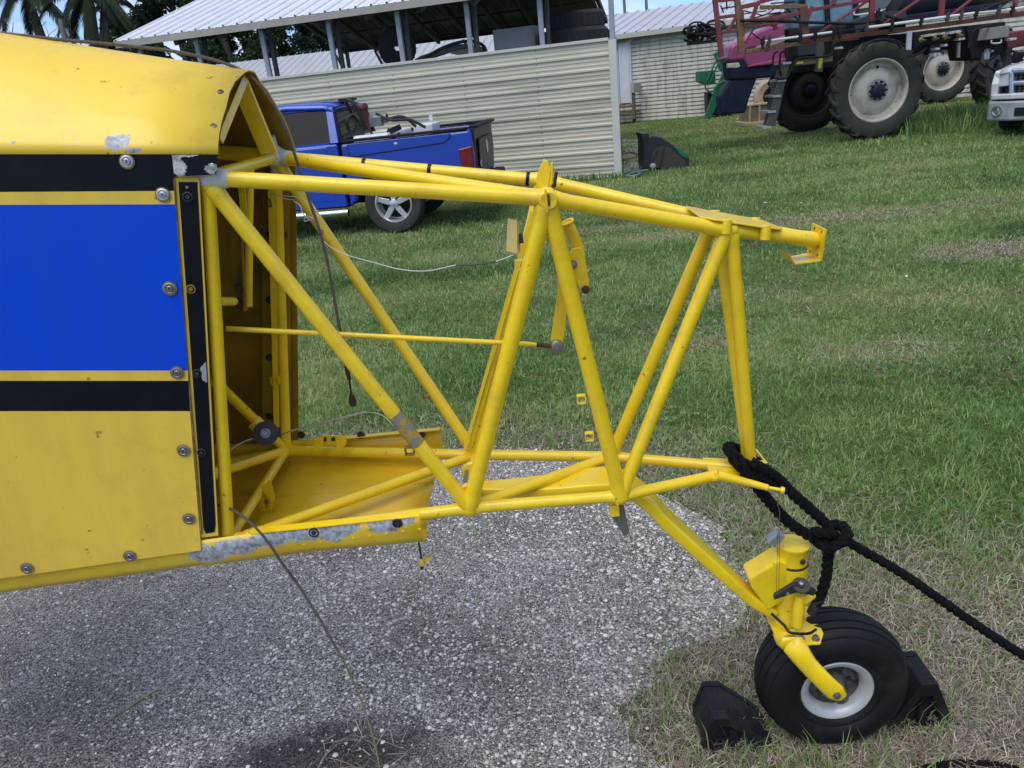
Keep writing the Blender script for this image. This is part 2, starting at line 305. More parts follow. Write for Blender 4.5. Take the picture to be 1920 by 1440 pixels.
# pebbles standing proud of the binder
def pebbles():
    n = 190000; x = RNG.uniform(-3.2, 1.1, n); y = RNG.uniform(.9, 4.2, n)
    k = (inpoly(x, y, PAVD) | ((edist(x, y) < .22*RNG.random(n)**1.5) & (RNG.random(n) < .45))) & (RNG.random(n) < np.clip(1.25-.2*np.hypot(x, y-1.2), .3, 1)); 
    k &= RNG.random(n) < np.clip(.6+.33*x+1.1*(fnoise(x, y, 1.3, 50)-.45), .18, .95)
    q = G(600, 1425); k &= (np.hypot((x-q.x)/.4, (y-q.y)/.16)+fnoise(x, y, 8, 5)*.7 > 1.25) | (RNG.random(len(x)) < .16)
    x = x[k]; y = y[k]; n = len(x)
    r = RNG.lognormal(math.log(.0036), .42, n); r = np.clip(r, .0016, .0105)
    base = np.array([(1, 0, 0), (.5, .87, 0), (-.5, .87, 0), (-1, 0, 0), (-.5, -.87, 0), (.5, -.87, 0), (.45, .1, .62), (-.2, .42, .68), (-.25, -.4, .6)])
    tri = np.array([(0, 1, 6), (1, 7, 6), (1, 2, 7), (2, 3, 7), (3, 8, 7), (3, 4, 8), (4, 5, 8), (5, 6, 8), (5, 0, 6), (6, 7, 8)])
    B = base[None]*RNG.uniform(.72, 1.25, (n, 9, 1)); an = RNG.uniform(0, 2*pi, n); el = RNG.uniform(.6, 1, n)
    bx, by, bz = B[..., 0], B[..., 1]*el[:, None], B[..., 2]*RNG.uniform(.5, 1.0, (n, 1))
    ca, sa = np.cos(an)[:, None], np.sin(an)[:, None]
    V = np.stack([x[:, None]+(bx*ca-by*sa)*r[:, None], y[:, None]+(bx*sa+by*ca)*r[:, None], .0055+bz*r[:, None]], -1).reshape(-1, 3)
    F = (tri[None]+(np.arange(n)*9)[:, None, None]).reshape(-1, 3)
    tone = np.repeat(RNG.beta(1.5, 1.3, n), 9)
    fast_mesh('gravel', V, [F], tone, attr_mat('pebble', [(0, (.15, .143, .132)), (.25, (.38, .362, .335)), (.6, (.56, .54, .50)), (1, (.78, .755, .71))], .75), False)
pebbles()

# ------------------------------------------------------------------ grass blades, real geometry, thinner with distance
KEEP_OFF = []      # (x, y, r) places nothing grows
def blades(name, x, y, h, w, tone, mat_, lean=.5, flat=0.):
    n = len(x); a = RNG.uniform(0, 2*pi, n); ph = RNG.uniform(0, 2*pi, n); ln = h*lean*RNG.uniform(.2, 1.3, n)
    dx, dy = np.cos(a)*w*.5, np.sin(a)*w*.5; lx, ly = np.cos(ph)*ln, np.sin(ph)*ln
    z0 = np.full(n, -.003); hz = np.sqrt(np.maximum(h**2-np.minimum(ln, h*.95)**2, (h*.2)**2))
    P = lambda X, Y, Z: np.stack([X, Y, Z], -1)
    V = np.stack([P(x-dx, y-dy, z0), P(x+dx, y+dy, z0), P(x+lx*.35-dx*.85, y+ly*.35-dy*.85, hz*.62), P(x+lx*.35+dx*.85, y+ly*.35+dy*.85, hz*.62), P(x+lx, y+ly, hz)], 1).reshape(-1, 3)
    k = np.arange(n)*5
    return fast_mesh(name, V, [np.stack([k, k+1, k+3, k+2], -1), np.stack([k+2, k+3, k+4], -1)], np.repeat(tone, 5), mat_)
GREEN = attr_mat('grass_blade', [(0, (.065, .125, .036)), (.3, (.175, .30, .085)), (.52, (.31, .45, .15)), (.66, (.42, .47, .2)), (.8, (.47, .43, .22)), (1, (.5, .44, .29))], .45, .42, .45)
def ring(r1, r2, dens, amax=52):
    n = int(radians(amax)*(r2*r2-r1*r1)*dens); r = np.sqrt(RNG.uniform(r1*r1, r2*r2, n)); t = RNG.uniform(-radians(amax), radians(amax), n)
    return r*np.sin(t), r*np.cos(t)
def dryness(x, y):      # where the mower scalped it and where clippings lie
    d = np.clip((fnoise(x, y, .9, 3)-.6)*2.6, 0, 1)*.45
    for (cx, cy, rx, ry, s) in ((3.6, 8.6, 2.6, .4, .55), (1.7, 6.0, .4, .2, .35), (3.3, 5.3, .6, .2, .2), (5.2, 10.4, .9, .25, .4), (1.0, 9.4, 1.2, .3, .5), (2.3, 4.4, .5, .25, .4), (G(1870, 472).x, G(1870, 472).y, .75, .42, 1), (1.25, 4.9, .35, .2, .6)):
        q = ((x-cx)/rx)**2+((y-cy)/ry)**2+(fnoise(x, y, 1.4, 9)-.5)*1.6
        d = np.maximum(d, s*np.clip(1.25-q, 0, 1))
    return np.clip(d, 0, 1)
def lawn():
    X, Y = [], []
    for r1, r2, dn in ((1.0, 3.2, 12500), (3.2, 5.5, 10500), (5.5, 9, 4600), (9, 14, 1900), (14, 22, 700), (22, 40, 120)):
        x, y = ring(r1, r2, dn); X.append(x); Y.append(y)
    x = np.concatenate(X); y = np.concatenate(Y); r = np.hypot(x, y)
    ip = inpoly(x, y, PAVD); k = (y > .9) & (~ip | (RNG.random(len(x)) < .35)); x, y, r, ip = x[k], y[k], r[k], ip[k]
    k = ~ip; k[ip] = edist(x[ip], y[ip]) < .10*RNG.random(ip.sum())**1.6; x, y, r = x[k], y[k], r[k]
    ed = edist(x, y); near = np.clip(1-ed/.75, 0, 1)*(r < 6)
    wheelbed = np.clip(1.25-np.hypot((x-.95)/.95, (y-1.75)/.75), 0, 1)
    dr = dryness(x, y); bare = np.maximum(near*.9, wheelbed*1.35)
    clump = fnoise(x, y, 5.5, 31)
    p = np.clip(1.1-bare*.85, .08, 1)*(1-.35*dr)*np.where(clump < .38, .45, 1.0)
    k = RNG.random(len(x)) < p; x, y, r, dr, bare, clump = (q[k] for q in (x, y, r, dr, bare, clump))
    for (cx, cy, rr) in KEEP_OFF:
        k = np.hypot(x-cx, y-cy) > rr; x, y, r, dr, bare, clump = (q[k] for q in (x, y, r, dr, bare, clump))
    n = len(x); lush = fnoise(x, y, .8, 12)
    h = (.02+.036*RNG.random(n)**1.3)*(.7+.75*lush)*(1-.4*dr)*(.45+1.05*clump); h *= 1+np.clip((r-6)/20, 0, .5)
    w = RNG.uniform(.003, .0064, n)*(1+np.clip((r-3)*.16, 0, 3))
    tone = np.clip(.12+.5*RNG.random(n)*(.6+.8*lush)+.25*(clump-.5)+.75*(fnoise(x, y*1.7, .75, 88)-.5)+.62*dr*RNG.random(n)**.6+.25*bare*RNG.random(n), 0, 1)
    dead = RNG.random(n) < .03+.4*dr+.22*bare; tone[dead] = RNG.uniform(.66, 1, dead.sum())
    blades('lawn_grass', x, y, h, w, tone, GREEN, .95)
lawn()
def tufts():     # longer weeds along the pavement edge, around the tail wheel, and the uncut strip beneath the sprayer
    cs = []
    for i in range(330):
        t = RNG.random()
        if t < .45: q = PA[RNG.integers(len(PA))]; cx, cy = q[0]+RNG.normal(.12, .13), q[1]+RNG.normal(.05, .12)
        else: cx, cy = RNG.uniform(.25, 2.4), RNG.uniform(1.2, 3.2)
        cs.append((cx, cy, int(RNG.integers(8, 30)), .05, RNG.uniform(.05, .13)))
    for (cx, cy, m, sp, hh) in ((.52, 1.50, 26, .06, .1), (.66, 1.47, 30, .06, .12), (.8, 1.46, 30, .07, .1), (.93, 1.5, 22, .06, .1), (.42, 1.62, 16, .05, .09), (.46, 1.52, 26, .05, .13), (.59, 1.43, 34, .05, .13), (.73, 1.42, 34, .05, .12), (.86, 1.44, 30, .05, .11), (1.02, 1.55, 30, .06, .12), (1.12, 1.62, 24, .05, .12), (1.3, 1.6, 30, .1, .12), (1.2, 1.75, 20, .07, .1), (-.75, 4.35, 70, .12, .2), (-.5, 4.5, 60, .15, .18), (-.95, 4.2, 50, .1, .18)): cs.append((cx, cy, m, sp, hh))
    x, y, h, tn = [], [], [], []
    for cx, cy, m, sp, hh in cs:
        x += list(RNG.normal(cx, sp, m)); y += list(RNG.normal(cy, sp, m)); h += list(hh*RNG.uniform(.5, 1.25, m)); tn += list(np.clip(RNG.normal(.42, .16, m), 0, .95))
    x, y, h, tn = map(np.array, (x, y, h, tn)); k = ~inpoly(x, y, PAVD) | (RNG.random(len(x)) < .1); x, y, h, tn = x[k], y[k], h[k], tn[k]
    blades('weeds', x, y, h, RNG.uniform(.0024, .005, len(x)), tn, GREEN, .85)
    n = 5200; x = RNG.uniform(8.2, 14.5, n); y = 16.6+RNG.normal(0, .75, n)+.2*(x-8); 
    b = np.linspace(0, 1, 1500); wx, wy = 2.35-cos(radians(16.3))*6.8*b, 14.0+sin(radians(16.3))*6.8*b; x = np.concatenate([x, wx]); y = np.concatenate([y, wy+RNG.normal(0, .05, 1500)-.03]); n += 1500; hs = np.concatenate([RNG.uniform(.18, .5, n-1500), RNG.uniform(.05, .2, 1500)])
    blades('tall_grass', x, y, hs, RNG.uniform(.012, .024, n), np.clip(RNG.normal(.27, .12, n), 0, .6), GREEN, .6)
tufts()
def weeds_broad():
    n = 900; x, y = ring(2.2, 9, 12); k = ~inpoly(x, y, PAVD); x, y = x[k], y[k]; k = fnoise(x, y, .9, 61) > .55; x, y = x[k], y[k]; m = 7; n = len(x)
    cx, cy = np.repeat(x, m)+RNG.normal(0, .02, n*m), np.repeat(y, m)+RNG.normal(0, .02, n*m); a = RNG.uniform(0, 2*pi, n*m); s = RNG.uniform(.007, .016, n*m); z = RNG.uniform(.025, .05, n*m)
    ux, uy = np.cos(a), np.sin(a); P = lambda X, Y, Z: np.stack([X, Y, Z], -1)
    V = np.stack([P(cx, cy, z), P(cx+(ux-uy*.55)*s, cy+(uy+ux*.55)*s, z+s*.35), P(cx+ux*s*2.1, cy+uy*s*2.1, z+s*.1), P(cx+(ux+uy*.55)*s, cy+(uy-ux*.55)*s, z+s*.35)], 1).reshape(-1, 3)
    k = np.arange(n*m)*4; fast_mesh('clover_leaves', V, [np.stack([k, k+1, k+2, k+3], -1)], np.repeat(np.clip(RNG.normal(.42, .1, n*m), 0, .62), 4), GREEN)
weeds_broad()
def clippings():  # dead cut stems lying every which way
    x, y, L_ = [], [], []
    def put(cx, cy, sx, sy, n, l): x.extend(RNG.normal(cx, sx, n)); y.extend(RNG.normal(cy, sy, n)); L_.extend(RNG.uniform(.4, 1, n)*l)
    put(.95, 1.72, .55, .35, 15000, .08); put(.8, 1.5, .5, .13, 4000, .09); put(1.35, 2.0, .6, .3, 6000, .08)
    for q in PA[::2]: put(q[0]+.12, q[1]+.1, .13, .13, 190, .07)
    put(.75, 2.75, .35, .35, 3500, .08)
    put(3.6, 8.5, 1.7, .2, 1700, .12); put(G(1870, 472).x, G(1870, 472).y, .45, .22, 1900, .11); put(3.3, 5.3, .5, .2, 150, .1); put(1.7, 5.9, .4, .15, 600, .1); put(1.0, 9.3, .8, .18, 800, .12); put(2.4, 4.3, .5, .2, 900, .1); put(1.3, 5.1, .4, .2, 800, .1)
    x, y, L_ = map(np.array, (x, y, L_)); k = (~inpoly(x, y, PAVD)) | (RNG.random(len(x)) < .13); x, y, L_ = x[k], y[k], L_[k]
    put2 = None
    # wisps blown on to the pavement
    n = 6000; xx = RNG.uniform(-2.6, .3, n); yy = RNG.uniform(1.5, 3.4, n); kk = inpoly(xx, yy, PAVD) & (fnoise(xx, yy, 1.7, 77)-.12*(xx+1.2) > .57); xx, yy = xx[kk], yy[kk]
    x = np.concatenate([x, xx]); y = np.concatenate([y, yy]); L_ = np.concatenate([L_, RNG.uniform(.04, .12, len(xx))])
    n = len(x); a = RNG.uniform(0, 2*pi, n); b = a+RNG.normal(0, .5, n); far = np.clip((np.hypot(x, y)-3)*.2, 0, 2)+1; w = RNG.uniform(.0009, .0021, n)*far
    z0 = .008+RNG.random(n)**2*.02; z1 = .01+RNG.random(n)**2*.035; z2 = .008+RNG.random(n)**2*.02
    p = lambda X, Y, Z: np.stack([X, Y, Z], -1); x1 = x+np.cos(a)*L_*.5; y1 = y+np.sin(a)*L_*.5; x2 = x1+np.cos(b)*L_*.5; y2 = y1+np.sin(b)*L_*.5
    nx, ny = -np.sin(a)*w*.5, np.cos(a)*w*.5
    V = np.stack([p(x-nx, y-ny, z0), p(x+nx, y+ny, z0), p(x1-nx, y1-ny, z1), p(x1+nx, y1+ny, z1), p(x2-nx*.5, y2-ny*.5, z2), p(x2+nx*.5, y2+ny*.5, z2)], 1).reshape(-1, 3)
    k = np.arange(n)*6
    fast_mesh('grass_clippings', V, [np.stack([k, k+1, k+3, k+2], -1), np.stack([k+2, k+3, k+5, k+4], -1)], np.repeat(RNG.random(n), 6),
              attr_mat('dead_stem', [(0, (.10, .08, .062)), (.4, (.25, .20, .16)), (.8, (.42, .35, .285)), (1, (.60, .53, .43))], .8))
clippings()
# ------------------------------------------------------------------ the airplane tail
AF = Frame((.7739, 1.6076, 0), radians(-2.908))
def A(px, py, y=0.): return AF.hit(px, py, 1, y)
def Ax(px, py, x): return AF.hit(px, py, 0, x)
NSP, NSN = Vector((-1.237, -.238, 0)), Vector((-.1, 1, 0))
def NS(px, py, off=0.): return AF.plane(px, py, NSP+Vector((0, -off, 0)), NSN)
plane_ = thing('airplane', 'yellow airplane tail with blue and black stripes, bare tube frame and a small tailwheel', 'airplane', AF.o, AF.rz)
YEL = mat('yellow_paint', (.86, .58, .012), .3, col2=(.74, .48, .01), nscale=5, namt=.6, coat=.35, bump=.03, bscale=300)
YTUBE = mat('yellow_tube_paint', (.87, .61, .014), .32, col2=(.68, .43, .008), nscale=14, namt=.55, coat=.3, bump=.08, bscale=70, ramp=(.45, .75), specks=60)
YOLD = mat('yellow_paint_weathered', (.80, .545, .055), .4, col2=(.60, .40, .055), nscale=3, namt=.55, stretch=(5, 5, .8), bump=.10, bscale=4.5, coat=.15, specks=34)
YIN = mat('yellow_inside_shade_grime', (.36, .225, .006), .55, col2=(.10, .06, .005), nscale=7, namt=.8, bump=.04)  # shade of the unlit inside painted into the colour, plus grime
BLK = mat('black_paint', (.003, .0035, .008), .35, col2=(.012, .013, .018), nscale=9, namt=.7, spec=.22, bump=.1, bscale=4.5, ramp=(.5, .8))
BLU = mat('blue_paint', (.0, .062, .62), .32, col2=(.004, .06, .50), nscale=3, namt=.7, stretch=(5, 5, .8), detail=9, rvar=.14, spec=.28, bump=.10, bscale=4.5)
ALU = mat('bare_aluminium', (.55, .56, .58), .42, .8, nscale=40, namt=.5, bump=.1)
STEEL = mat('worn_steel', (.3, .29, .28), .42, .85, nscale=60, namt=.6, bump=.1)
DKST = mat('dark_steel', (.06, .06, .062), .45, .6, nscale=60, namt=.6)
RUST = mat('rusty_steel', (.11, .045, .022), .8, .1, col2=(.05, .02, .012), nscale=60, namt=.9, bump=.3)
PRIM = mat('grey_white_primer', (.62, .62, .58), .6, nscale=30, namt=.4)
RUB = mat('black_rubber', (.006, .006, .007), .6, spec=.25, col2=(.034, .031, .027), nscale=9, namt=.75, bump=.14, bscale=160, ramp=(.5, .78), detail=9)
SPRY = mat('yellow_spring_paint', (.88, .63, .010), .3, col2=(.78, .53, .010), nscale=9, namt=.5, coat=.35, bump=.06, specks=55)

# --- side skin with painted bands
bands = [((0, 287), (322, 291)), ((0, 360), (326, 358)), ((0, 384), (328, 383)), ((0, 695), (352, 695)), ((0, 714), (353, 714)), ((0, 771), (356, 771)), ((0, 1085), (377, 1032))]
rows = []
for l, r in bands:
    R = NS(*r); L = NS(*l); rows.append([R+(L-R)*(3.4*k/14) for k in range(15)])
mb = MB()
for i in range(6):
    mb.grid([rows[i], rows[i+1]], mi=[1, 0, 2, 0, 1, 0][i], sm=False)
CH = [(tuple(NS(213, 268)), (.022, .1, .012), .8), (tuple(NS(250, 282)), (.014, .1, .004), .8)]
side = mb.build('side_panel', [YOLD, BLK, BLU], plane_, solid=.003, label='blue, black and yellow striped skin panel')
def screw(px, py, off=.003, r=.011):
    o = NS(px, py, off); ax = Vector((.1, -1, 0)).normalized(); m = MB()
    m.lathe([(r, 0), (r, .0012), (r*.82, .002), (r*.74, .002), (r*.6, .0005), (r*.52, .0005), (r*.5, .0022), (r*.42, .003), (0, .0032)], o, ax, 20, 0, False)
    m.lathe([(r*1.22, -off+.0028), (r*1.2, -off+.0034), (r*.8, -off+.0034)], o, ax, 20, 2, False); u = ax.cross(Vector((0, 0, 1))).normalized(); a = random.random()*pi
    for k in (0, pi/2):
        d = (u*cos(a+k)+ax.cross(u)*sin(a+k))*r*.28; m.beam(o+ax*.0031-d, o+ax*.0031+d, r*.12, .0006, 1, up=ax)
    return m.build('screw', [STEEL if py > 400 else ALU, DKST, mat('fastener_grime', (.30, .20, .05), .7, col2=(.1, .07, .03), nscale=80, namt=.8)], side)
for p in ((238, 303), (305, 365), (318, 541), (332, 699), (344, 845), (354, 973), (50, 1066), (243, 1043)): screw(*p)

# --- turtle deck
half = [(0, 1.825), (.03, 1.8215), (.075, 1.805), (.115, 1.787), (.152, 1.760), (.186, 1.733), (.21, 1.705), (.226, 1.68)]
nb0, nb1 = NS(0, 286), NS(408, 290)
nearrim = [(-.238, nb1.z), (-.2285, 1.701), (-.211, 1.719), (-.186, 1.739)] + [(-y, z) for y, z in half[::-1] if z > 1.745]
farrim = [(y, z) for y, z in half[1:]] + [(.236, 1.655), (.238, 1.635)]
prof = nearrim+farrim; rows = []
for k in range(13):
    x = -1.237-1.9*k/12; g = (-1.237-x); row = []
    for y, z in prof:
        zb = nb1.z+.106*g; ztop = 1.825+.247*g; f = (z-nb1.z)/(1.825-nb1.z)
        row.append((x + (.008 if abs(y) < .05 and k == 0 else 0), y*(1+.42*g), zb+(ztop-zb)*f))
    rows.append(row)
DECKM = mat('deck_paint', (.82, .56, .04), .4, col2=(.75, .49, .035), nscale=3, namt=.6, coat=.2, bump=.09, bscale=5, specks=48, chips=CH + [(tuple(NS(395, 315)), (.012, .1, .008), .8), (tuple(NS(20, 268)), (.003, .1, .003), .5)])
deck = MB().grid(rows).build('turtle_deck', [DECKM], plane_, solid=.0022, off=1)
MB().grid([[(x, y*.988, z-.0025) for x, y, z in r] for r in rows]).build('deck_shade_sheet', [YIN], plane_)  # added inner sheet, its dark colour paints the shade inside the deck
m = MB(); fl = [NS(322, 290.5, .003), NS(408, 291, .003), NS(404.5, 327, .003), NS(327, 331, .003)]
m.prism([NS(0, 289, -.004)*1, NS(322, 290.5, -.001), NS(322, 300, -.001), NS(0, 300, -.004)], (0, .001, 0))
m = MB().prism(fl, (0, .002, 0))
BLKC = mat('black_paint_chipped', (.003, .0035, .008), .35, col2=(.008, .009, .014), nscale=9, namt=.5, spec=.22, chips=[(tuple(NS(335, 310, .003)), (.011, .1, .017), .9), (tuple(NS(397, 317, .003)), (.01, .1, .009), .9), (tuple(NS(345, 291, .003)), (.028, .1, .0035), 1.2)])
m.build('deck_flange', BLKC, plane_, label='black deck flange with chipped paint')
for i, p in enumerate(((415, 174), (402, 237), (398, 290+22))):      # empty screw holes
    q = Ax(p[0], p[1], -1.25) if i < 2 else NS(*p, .004)
    if i == 2: MB().lathe([(.0055, 0), (.0045, .0012), (0, .0016)], q, (.1, -1, 0), 14).build('rivet', ALU, plane_)
def deck_pt(px, py):     # where a sight line meets the deck's near face
    c = AF.R @ (CAM-AF.o); d = AF.R @ ray(px, py); best = None
    for k in range(3000):
        t = .9+k*.0005; q = c+d*t; g = -1.237-q.x
        if g < 0: continue
        zb = nb1.z+.106*g; zt = 1.825+.247*g; f = (q.z-zb)/(zt-zb); zz = nb1.z+f*(1.825-nb1.z)
        for (y1, z1), (y2, z2) in zip(nearrim[:-1], nearrim[1:]):
            if z1 <= zz <= z2:
                yy = (y1+(y2-y1)*(zz-z1)/(z2-z1))*(1+.42*g)
                if q.y >= yy: return q
    return None
for p in ((414, 174), (401, 238)):
    q = deck_pt(*p)
    if q: MB().lathe([(.0066, -.001), (.006, .0034), (.0035, .0034), (.0032, .0026), (0, .0026)], q, (0, -.62, .78) if p[1] < 200 else (0, -.81, .58), 14).build('screw_hole', [DKST], deck)
for p in ((22, 270), (82, 267), (115, 268), (148, 270)):
    q = deck_pt(*p)
    if q: MB().lathe([(.0034, -.001), (.003, .0018), (0, .0026)], q, (.1, -1, .1), 10).build('rivet', ALU if p[0] != 82 else YOLD, deck)

# inverted V stiffener and rim strip inside the deck mouth
V1 = [Ax(460, 147, -1.245), Ax(413, 262, -1.245)]; V2 = [Ax(462, 148, -1.245), Ax(518, 285, -1.245)]
MB().beam(*V1, .016, .003, up=(1, 0, .2)).beam(V1[0]+Vector((-.01, .006, 0)), V1[1]+Vector((-.01, .008, 0)), .003, .02, up=(1, 0, .2)).build('stiffener', YTUBE, plane_)
MB().beam(*V2, .014, .003, up=(1, 0, .2)).beam(V2[0]+Vector((-.016, -.007, 0)), V2[1]+Vector((-.016, -.009, 0)), .003, .032, up=(1, 0, .2)).build('stiffener', YTUBE, plane_)
# --- far skin, belly, front bulkhead
m = MB(); fs = lambda x, z: Vector((x, .238+.1*(-1.237-x), z))
m.grid([[fs(-1.237-1.9*k/8, 1.66+.106*1.9*k/8) for k in range(9)], [fs(-1.39-1.75*k/8, .885-.02*k/8) for k in range(9)]], sm=False)
m.build('side_panel', [YIN], plane_, solid=.003, off=-1, label='far side skin panel, inside colour darkened for shade and grime')
for px in (503,):   # far flange with nut plates
    m = MB()
    q = [AF.hit(543.5, 345, 1, .232), AF.hit(544.5, 808, 1, .232), AF.hit(492, 808, 1, .232), AF.hit(492, 345, 1, .232)]
    m.prism(q, (0, .004, 0)); m.build('panel_flange', YIN, plane_)
for p in ((531, 440), (532, 562), (530, 665), (505, 440), (505, 562), (505, 670), (505, 780)):
    MB().lathe([(.009, -.001), (.009, .003), (.005, .004), (.004, .009), (0, .009)], AF.hit(*p, 1, .231), (0, -1, 0), 12).build('nut_plate', DKST, plane_)
pan = [(-.2375, .924), (-.238, .90), (-.2365, .872), (-.225, .853), (-.2, .842), (-.12, .834), (-.08, .834), (-.078, .838), (-.05, .838), (-.048, .834), (.07, .834), (.072, .839), (.11, .839), (.112, .835), (.19, .842), (.212, .856), (.2165, .875), (.217, .92)]
rows = []
for k in range(12):
    x = (-.987, -1.08, -1.17, -1.26, -1.35, -1.44, -1.456, -1.47, -1.8, -2.2, -2.7, -3.137)[k]; g = max(0, -1.237-x)
    rows.append([(x+(.0 if k else -.02*(1-abs(y)/.22)*(y > -.2)), y*(1+.36*g)*(1 if x > -1.46 else .98), z+.012*(x+.987) - .006*g) for y, z in pan])
chips = [(tuple(A(px, py, -.237)), (rx, .2, rz), .9) for px, py, rx, rz in ((400, 1030, .05, .022), (450, 1018, .06, .02), (510, 1008, .06, .019), (570, 1000, .055, .018), (625, 998, .04, .02), (655, 985, .025, .02), (720, 985, .035, .02), (750, 975, .03, .016), (640, 965, .02, .008))]
PANM = mat('belly_paint', (.80, .535, .018), .38, col2=(.62, .39, .014), nscale=7, namt=.6, coat=.2, bump=.08, bscale=12, specks=70, chips=chips, chipcol=(.36, .38, .40))
pan_o = MB().grid(rows).build('belly_pan', [PANM], plane_, solid=.002, off=1, label='yellow belly pan with paint flaked off to bare metal')
m = MB(); e0 = Vector(rows[0][0]); e1 = Vector(rows[4][0])
m.prism([e0+Vector((0, 0, -.002)), e0+Vector((0, .02, 0)), e1+Vector((0, .02, 0)), e1+Vector((0, 0, -.002))], (0, 0, .002)); m.build('pan_lip', YTUBE, plane_)
e0 = Vector(rows[0][-1]); e1 = Vector(rows[3][-1])
MB().prism([e0+Vector((0, 0, 0)), e0+Vector((0, -.022, .003)), e1+Vector((0, -.022, .003)), e1], (0, 0, .002)).build('pan_lip', YTUBE, plane_)
for p, big in (((435, 1017), 0), ((588, 999), 1), ((745, 981), 1), ((690, 991), 2), ((530, 1012), 2)):
    q = A(*p, -.2395)
    if big == 1: MB().lathe([(.011, -.002), (.011, .001), (.009, .002), (.008, -.001), (.005, -.001), (.0045, .003), (0, .003)], q, (0, -1, 0), 16).build('fastener', DKST, pan_o)
    elif big == 0: MB().lathe([(.0085, .0), (.008, .0012), (.0065, .0012), (.006, 0), (0, 0)], q, (0, -1, 0), 16, 0).build('screw_hole', [YIN], pan_o)
    else: MB().lathe([(.004, -.001), (.004, .001), (0, .002)], q, (0, -1, 0), 10).build('rivet', YOLD, pan_o)
for k in range(13):
    q = A(415+k*31, 1042-k*4.1, -.2385); MB().lathe([(.0032, -.001), (.0028, .0012), (0, .0018)], q, (0, -1, -.1), 8).build('rivet', PANM, pan_o)
for k in range(9):      # rivets along the floor stiffener
    MB().lathe([(.004, 0), (.0034, .0014), (0, .002)], (-1.4+k*.048, -.065, .838), (0, 0, 1), 8).build('rivet', YTUBE, pan_o)
m = MB(); bx = -3.12; g = -1.237-bx
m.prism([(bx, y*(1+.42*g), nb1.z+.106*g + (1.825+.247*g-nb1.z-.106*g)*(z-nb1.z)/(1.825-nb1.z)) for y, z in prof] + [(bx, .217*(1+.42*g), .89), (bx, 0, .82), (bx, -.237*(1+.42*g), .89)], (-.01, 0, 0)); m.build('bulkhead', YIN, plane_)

# --- frame tubes: joints measured on the near and far side
J = {}
for n_, (x, h, z) in dict(A=(-1.278, .21, 1.646), B=(-.664, .145, 1.541), C=(-.302, .06, 1.431), a=(-1.413, .219, .891), b=(-.893, .133, .874), c=(-.55, .099, .854)).items():
    J[n_] = Vector((x, -h, z)); J[n_+'f'] = Vector((x, h, z))
D = Vector((-.100, 0, 1.379)); d_ = Vector((-.231, 0, .844))
def ftube(name, p, q, r=.0135, ext=(0, 0), mt=None, weld=True):
    p, q = Vector(p), Vector(q); t = (q-p).normalized(); m = MB(); L = (q-p).length
    fl_ = .03+r; ts = [-ext[0], r*.9, fl_*.62, fl_, L*.35, L*.65, L-fl_, L-fl_*.62, L-r*.9, L+ext[1]]; rr_ = [r, r*1.22, r*1.07, r, r, r, r, r*1.07, r*1.22, r*1.2]
    m.tube([p+t*k for k in ts], rr_, 20)
    if weld:
        for e in (p, q): m.ball(e, r*1.25, 12)
    return m.build(name, mt or YTUBE, plane_)
for s in ('', 'f'):
    ftube('top_longeron', J['A'+s], J['B'+s], .0145, (.35, 0)); ftube('top_longeron', J['B'+s], J['C'+s], .0148); ftube('top_longeron', J['C'+s], D, .0142)
    ftube('bottom_longeron', J['a'+s], J['b'+s], .0138, (.35, 0)); ftube('bottom_longeron', J['b'+s], J['c'+s], .0135); ftube('bottom_longeron', J['c'+s], d_, .013)
    ftube('upright_tube', J['A'+s], J['a'+s], .0128); ftube('diagonal_tube', J['A'+s]-Vector((0, 0, .01)), J['b'+s], .0158 if not s else .0145)
    ftube('upright_tube', J['B'+s], J['b'+s], .0175 if not s else .016); ftube('upright_tube', J['B'+s], J['c'+s], .0168)
    ftube('diagonal_tube', J['c'+s], J['C'+s], .0148); ftube('end_tube', J['C'+s]+Vector((.01, 0, 0)), d_+Vector((0, -.012 if not s else .012, .01)), .0135)
ftube('cross_tube', J['A'], J['Af'], .0125); ftube('cross_tube', J['B'], J['Bf'], .0135); ftube('cross_tube', J['C'], J['Cf'], .013)
ftube('cross_tube', J['a'], J['af'], .0115); ftube('cross_tube', J['b'], J['bf'], .0125); ftube('cross_tube', J['c'], J['cf'], .0125)
ftube('brace_tube', J['Af'], J['B'], .0145); ftube('brace_tube', J['a']+Vector((.04, .01, 0)), J['bf'], .0125); ftube('brace_tube', J['b'], J['cf'], .0135)
ftube('brace_tube', J['af'], A(400, 888, -.1), .0125); ftube('brace_tube', J['af'], A(404, 716, .1), .0125); ftube('brace_tube', J['af'], A(415, 868, .16), .012)
# sleeve on the diagonal where the paint is rubbed off
p, q = A(733, 775, -.157), A(778, 832, -.15); t = (J['b']-J['A']).normalized(); p = J['A']+t*((p-J['A']).dot(t)); q = J['A']+t*((q-J['A']).dot(t)); p.z -= .004; q.z -= .003
MB().tube([p, q], .0163, 20, caps=False).build('worn_band', mat('rubbed_paint', (.26, .24, .18), .6, .3, col2=(.5, .32, .02), nscale=55, namt=.95, ramp=(.5, .56)), plane_, label='band of tube with the paint rubbed to bare metal')
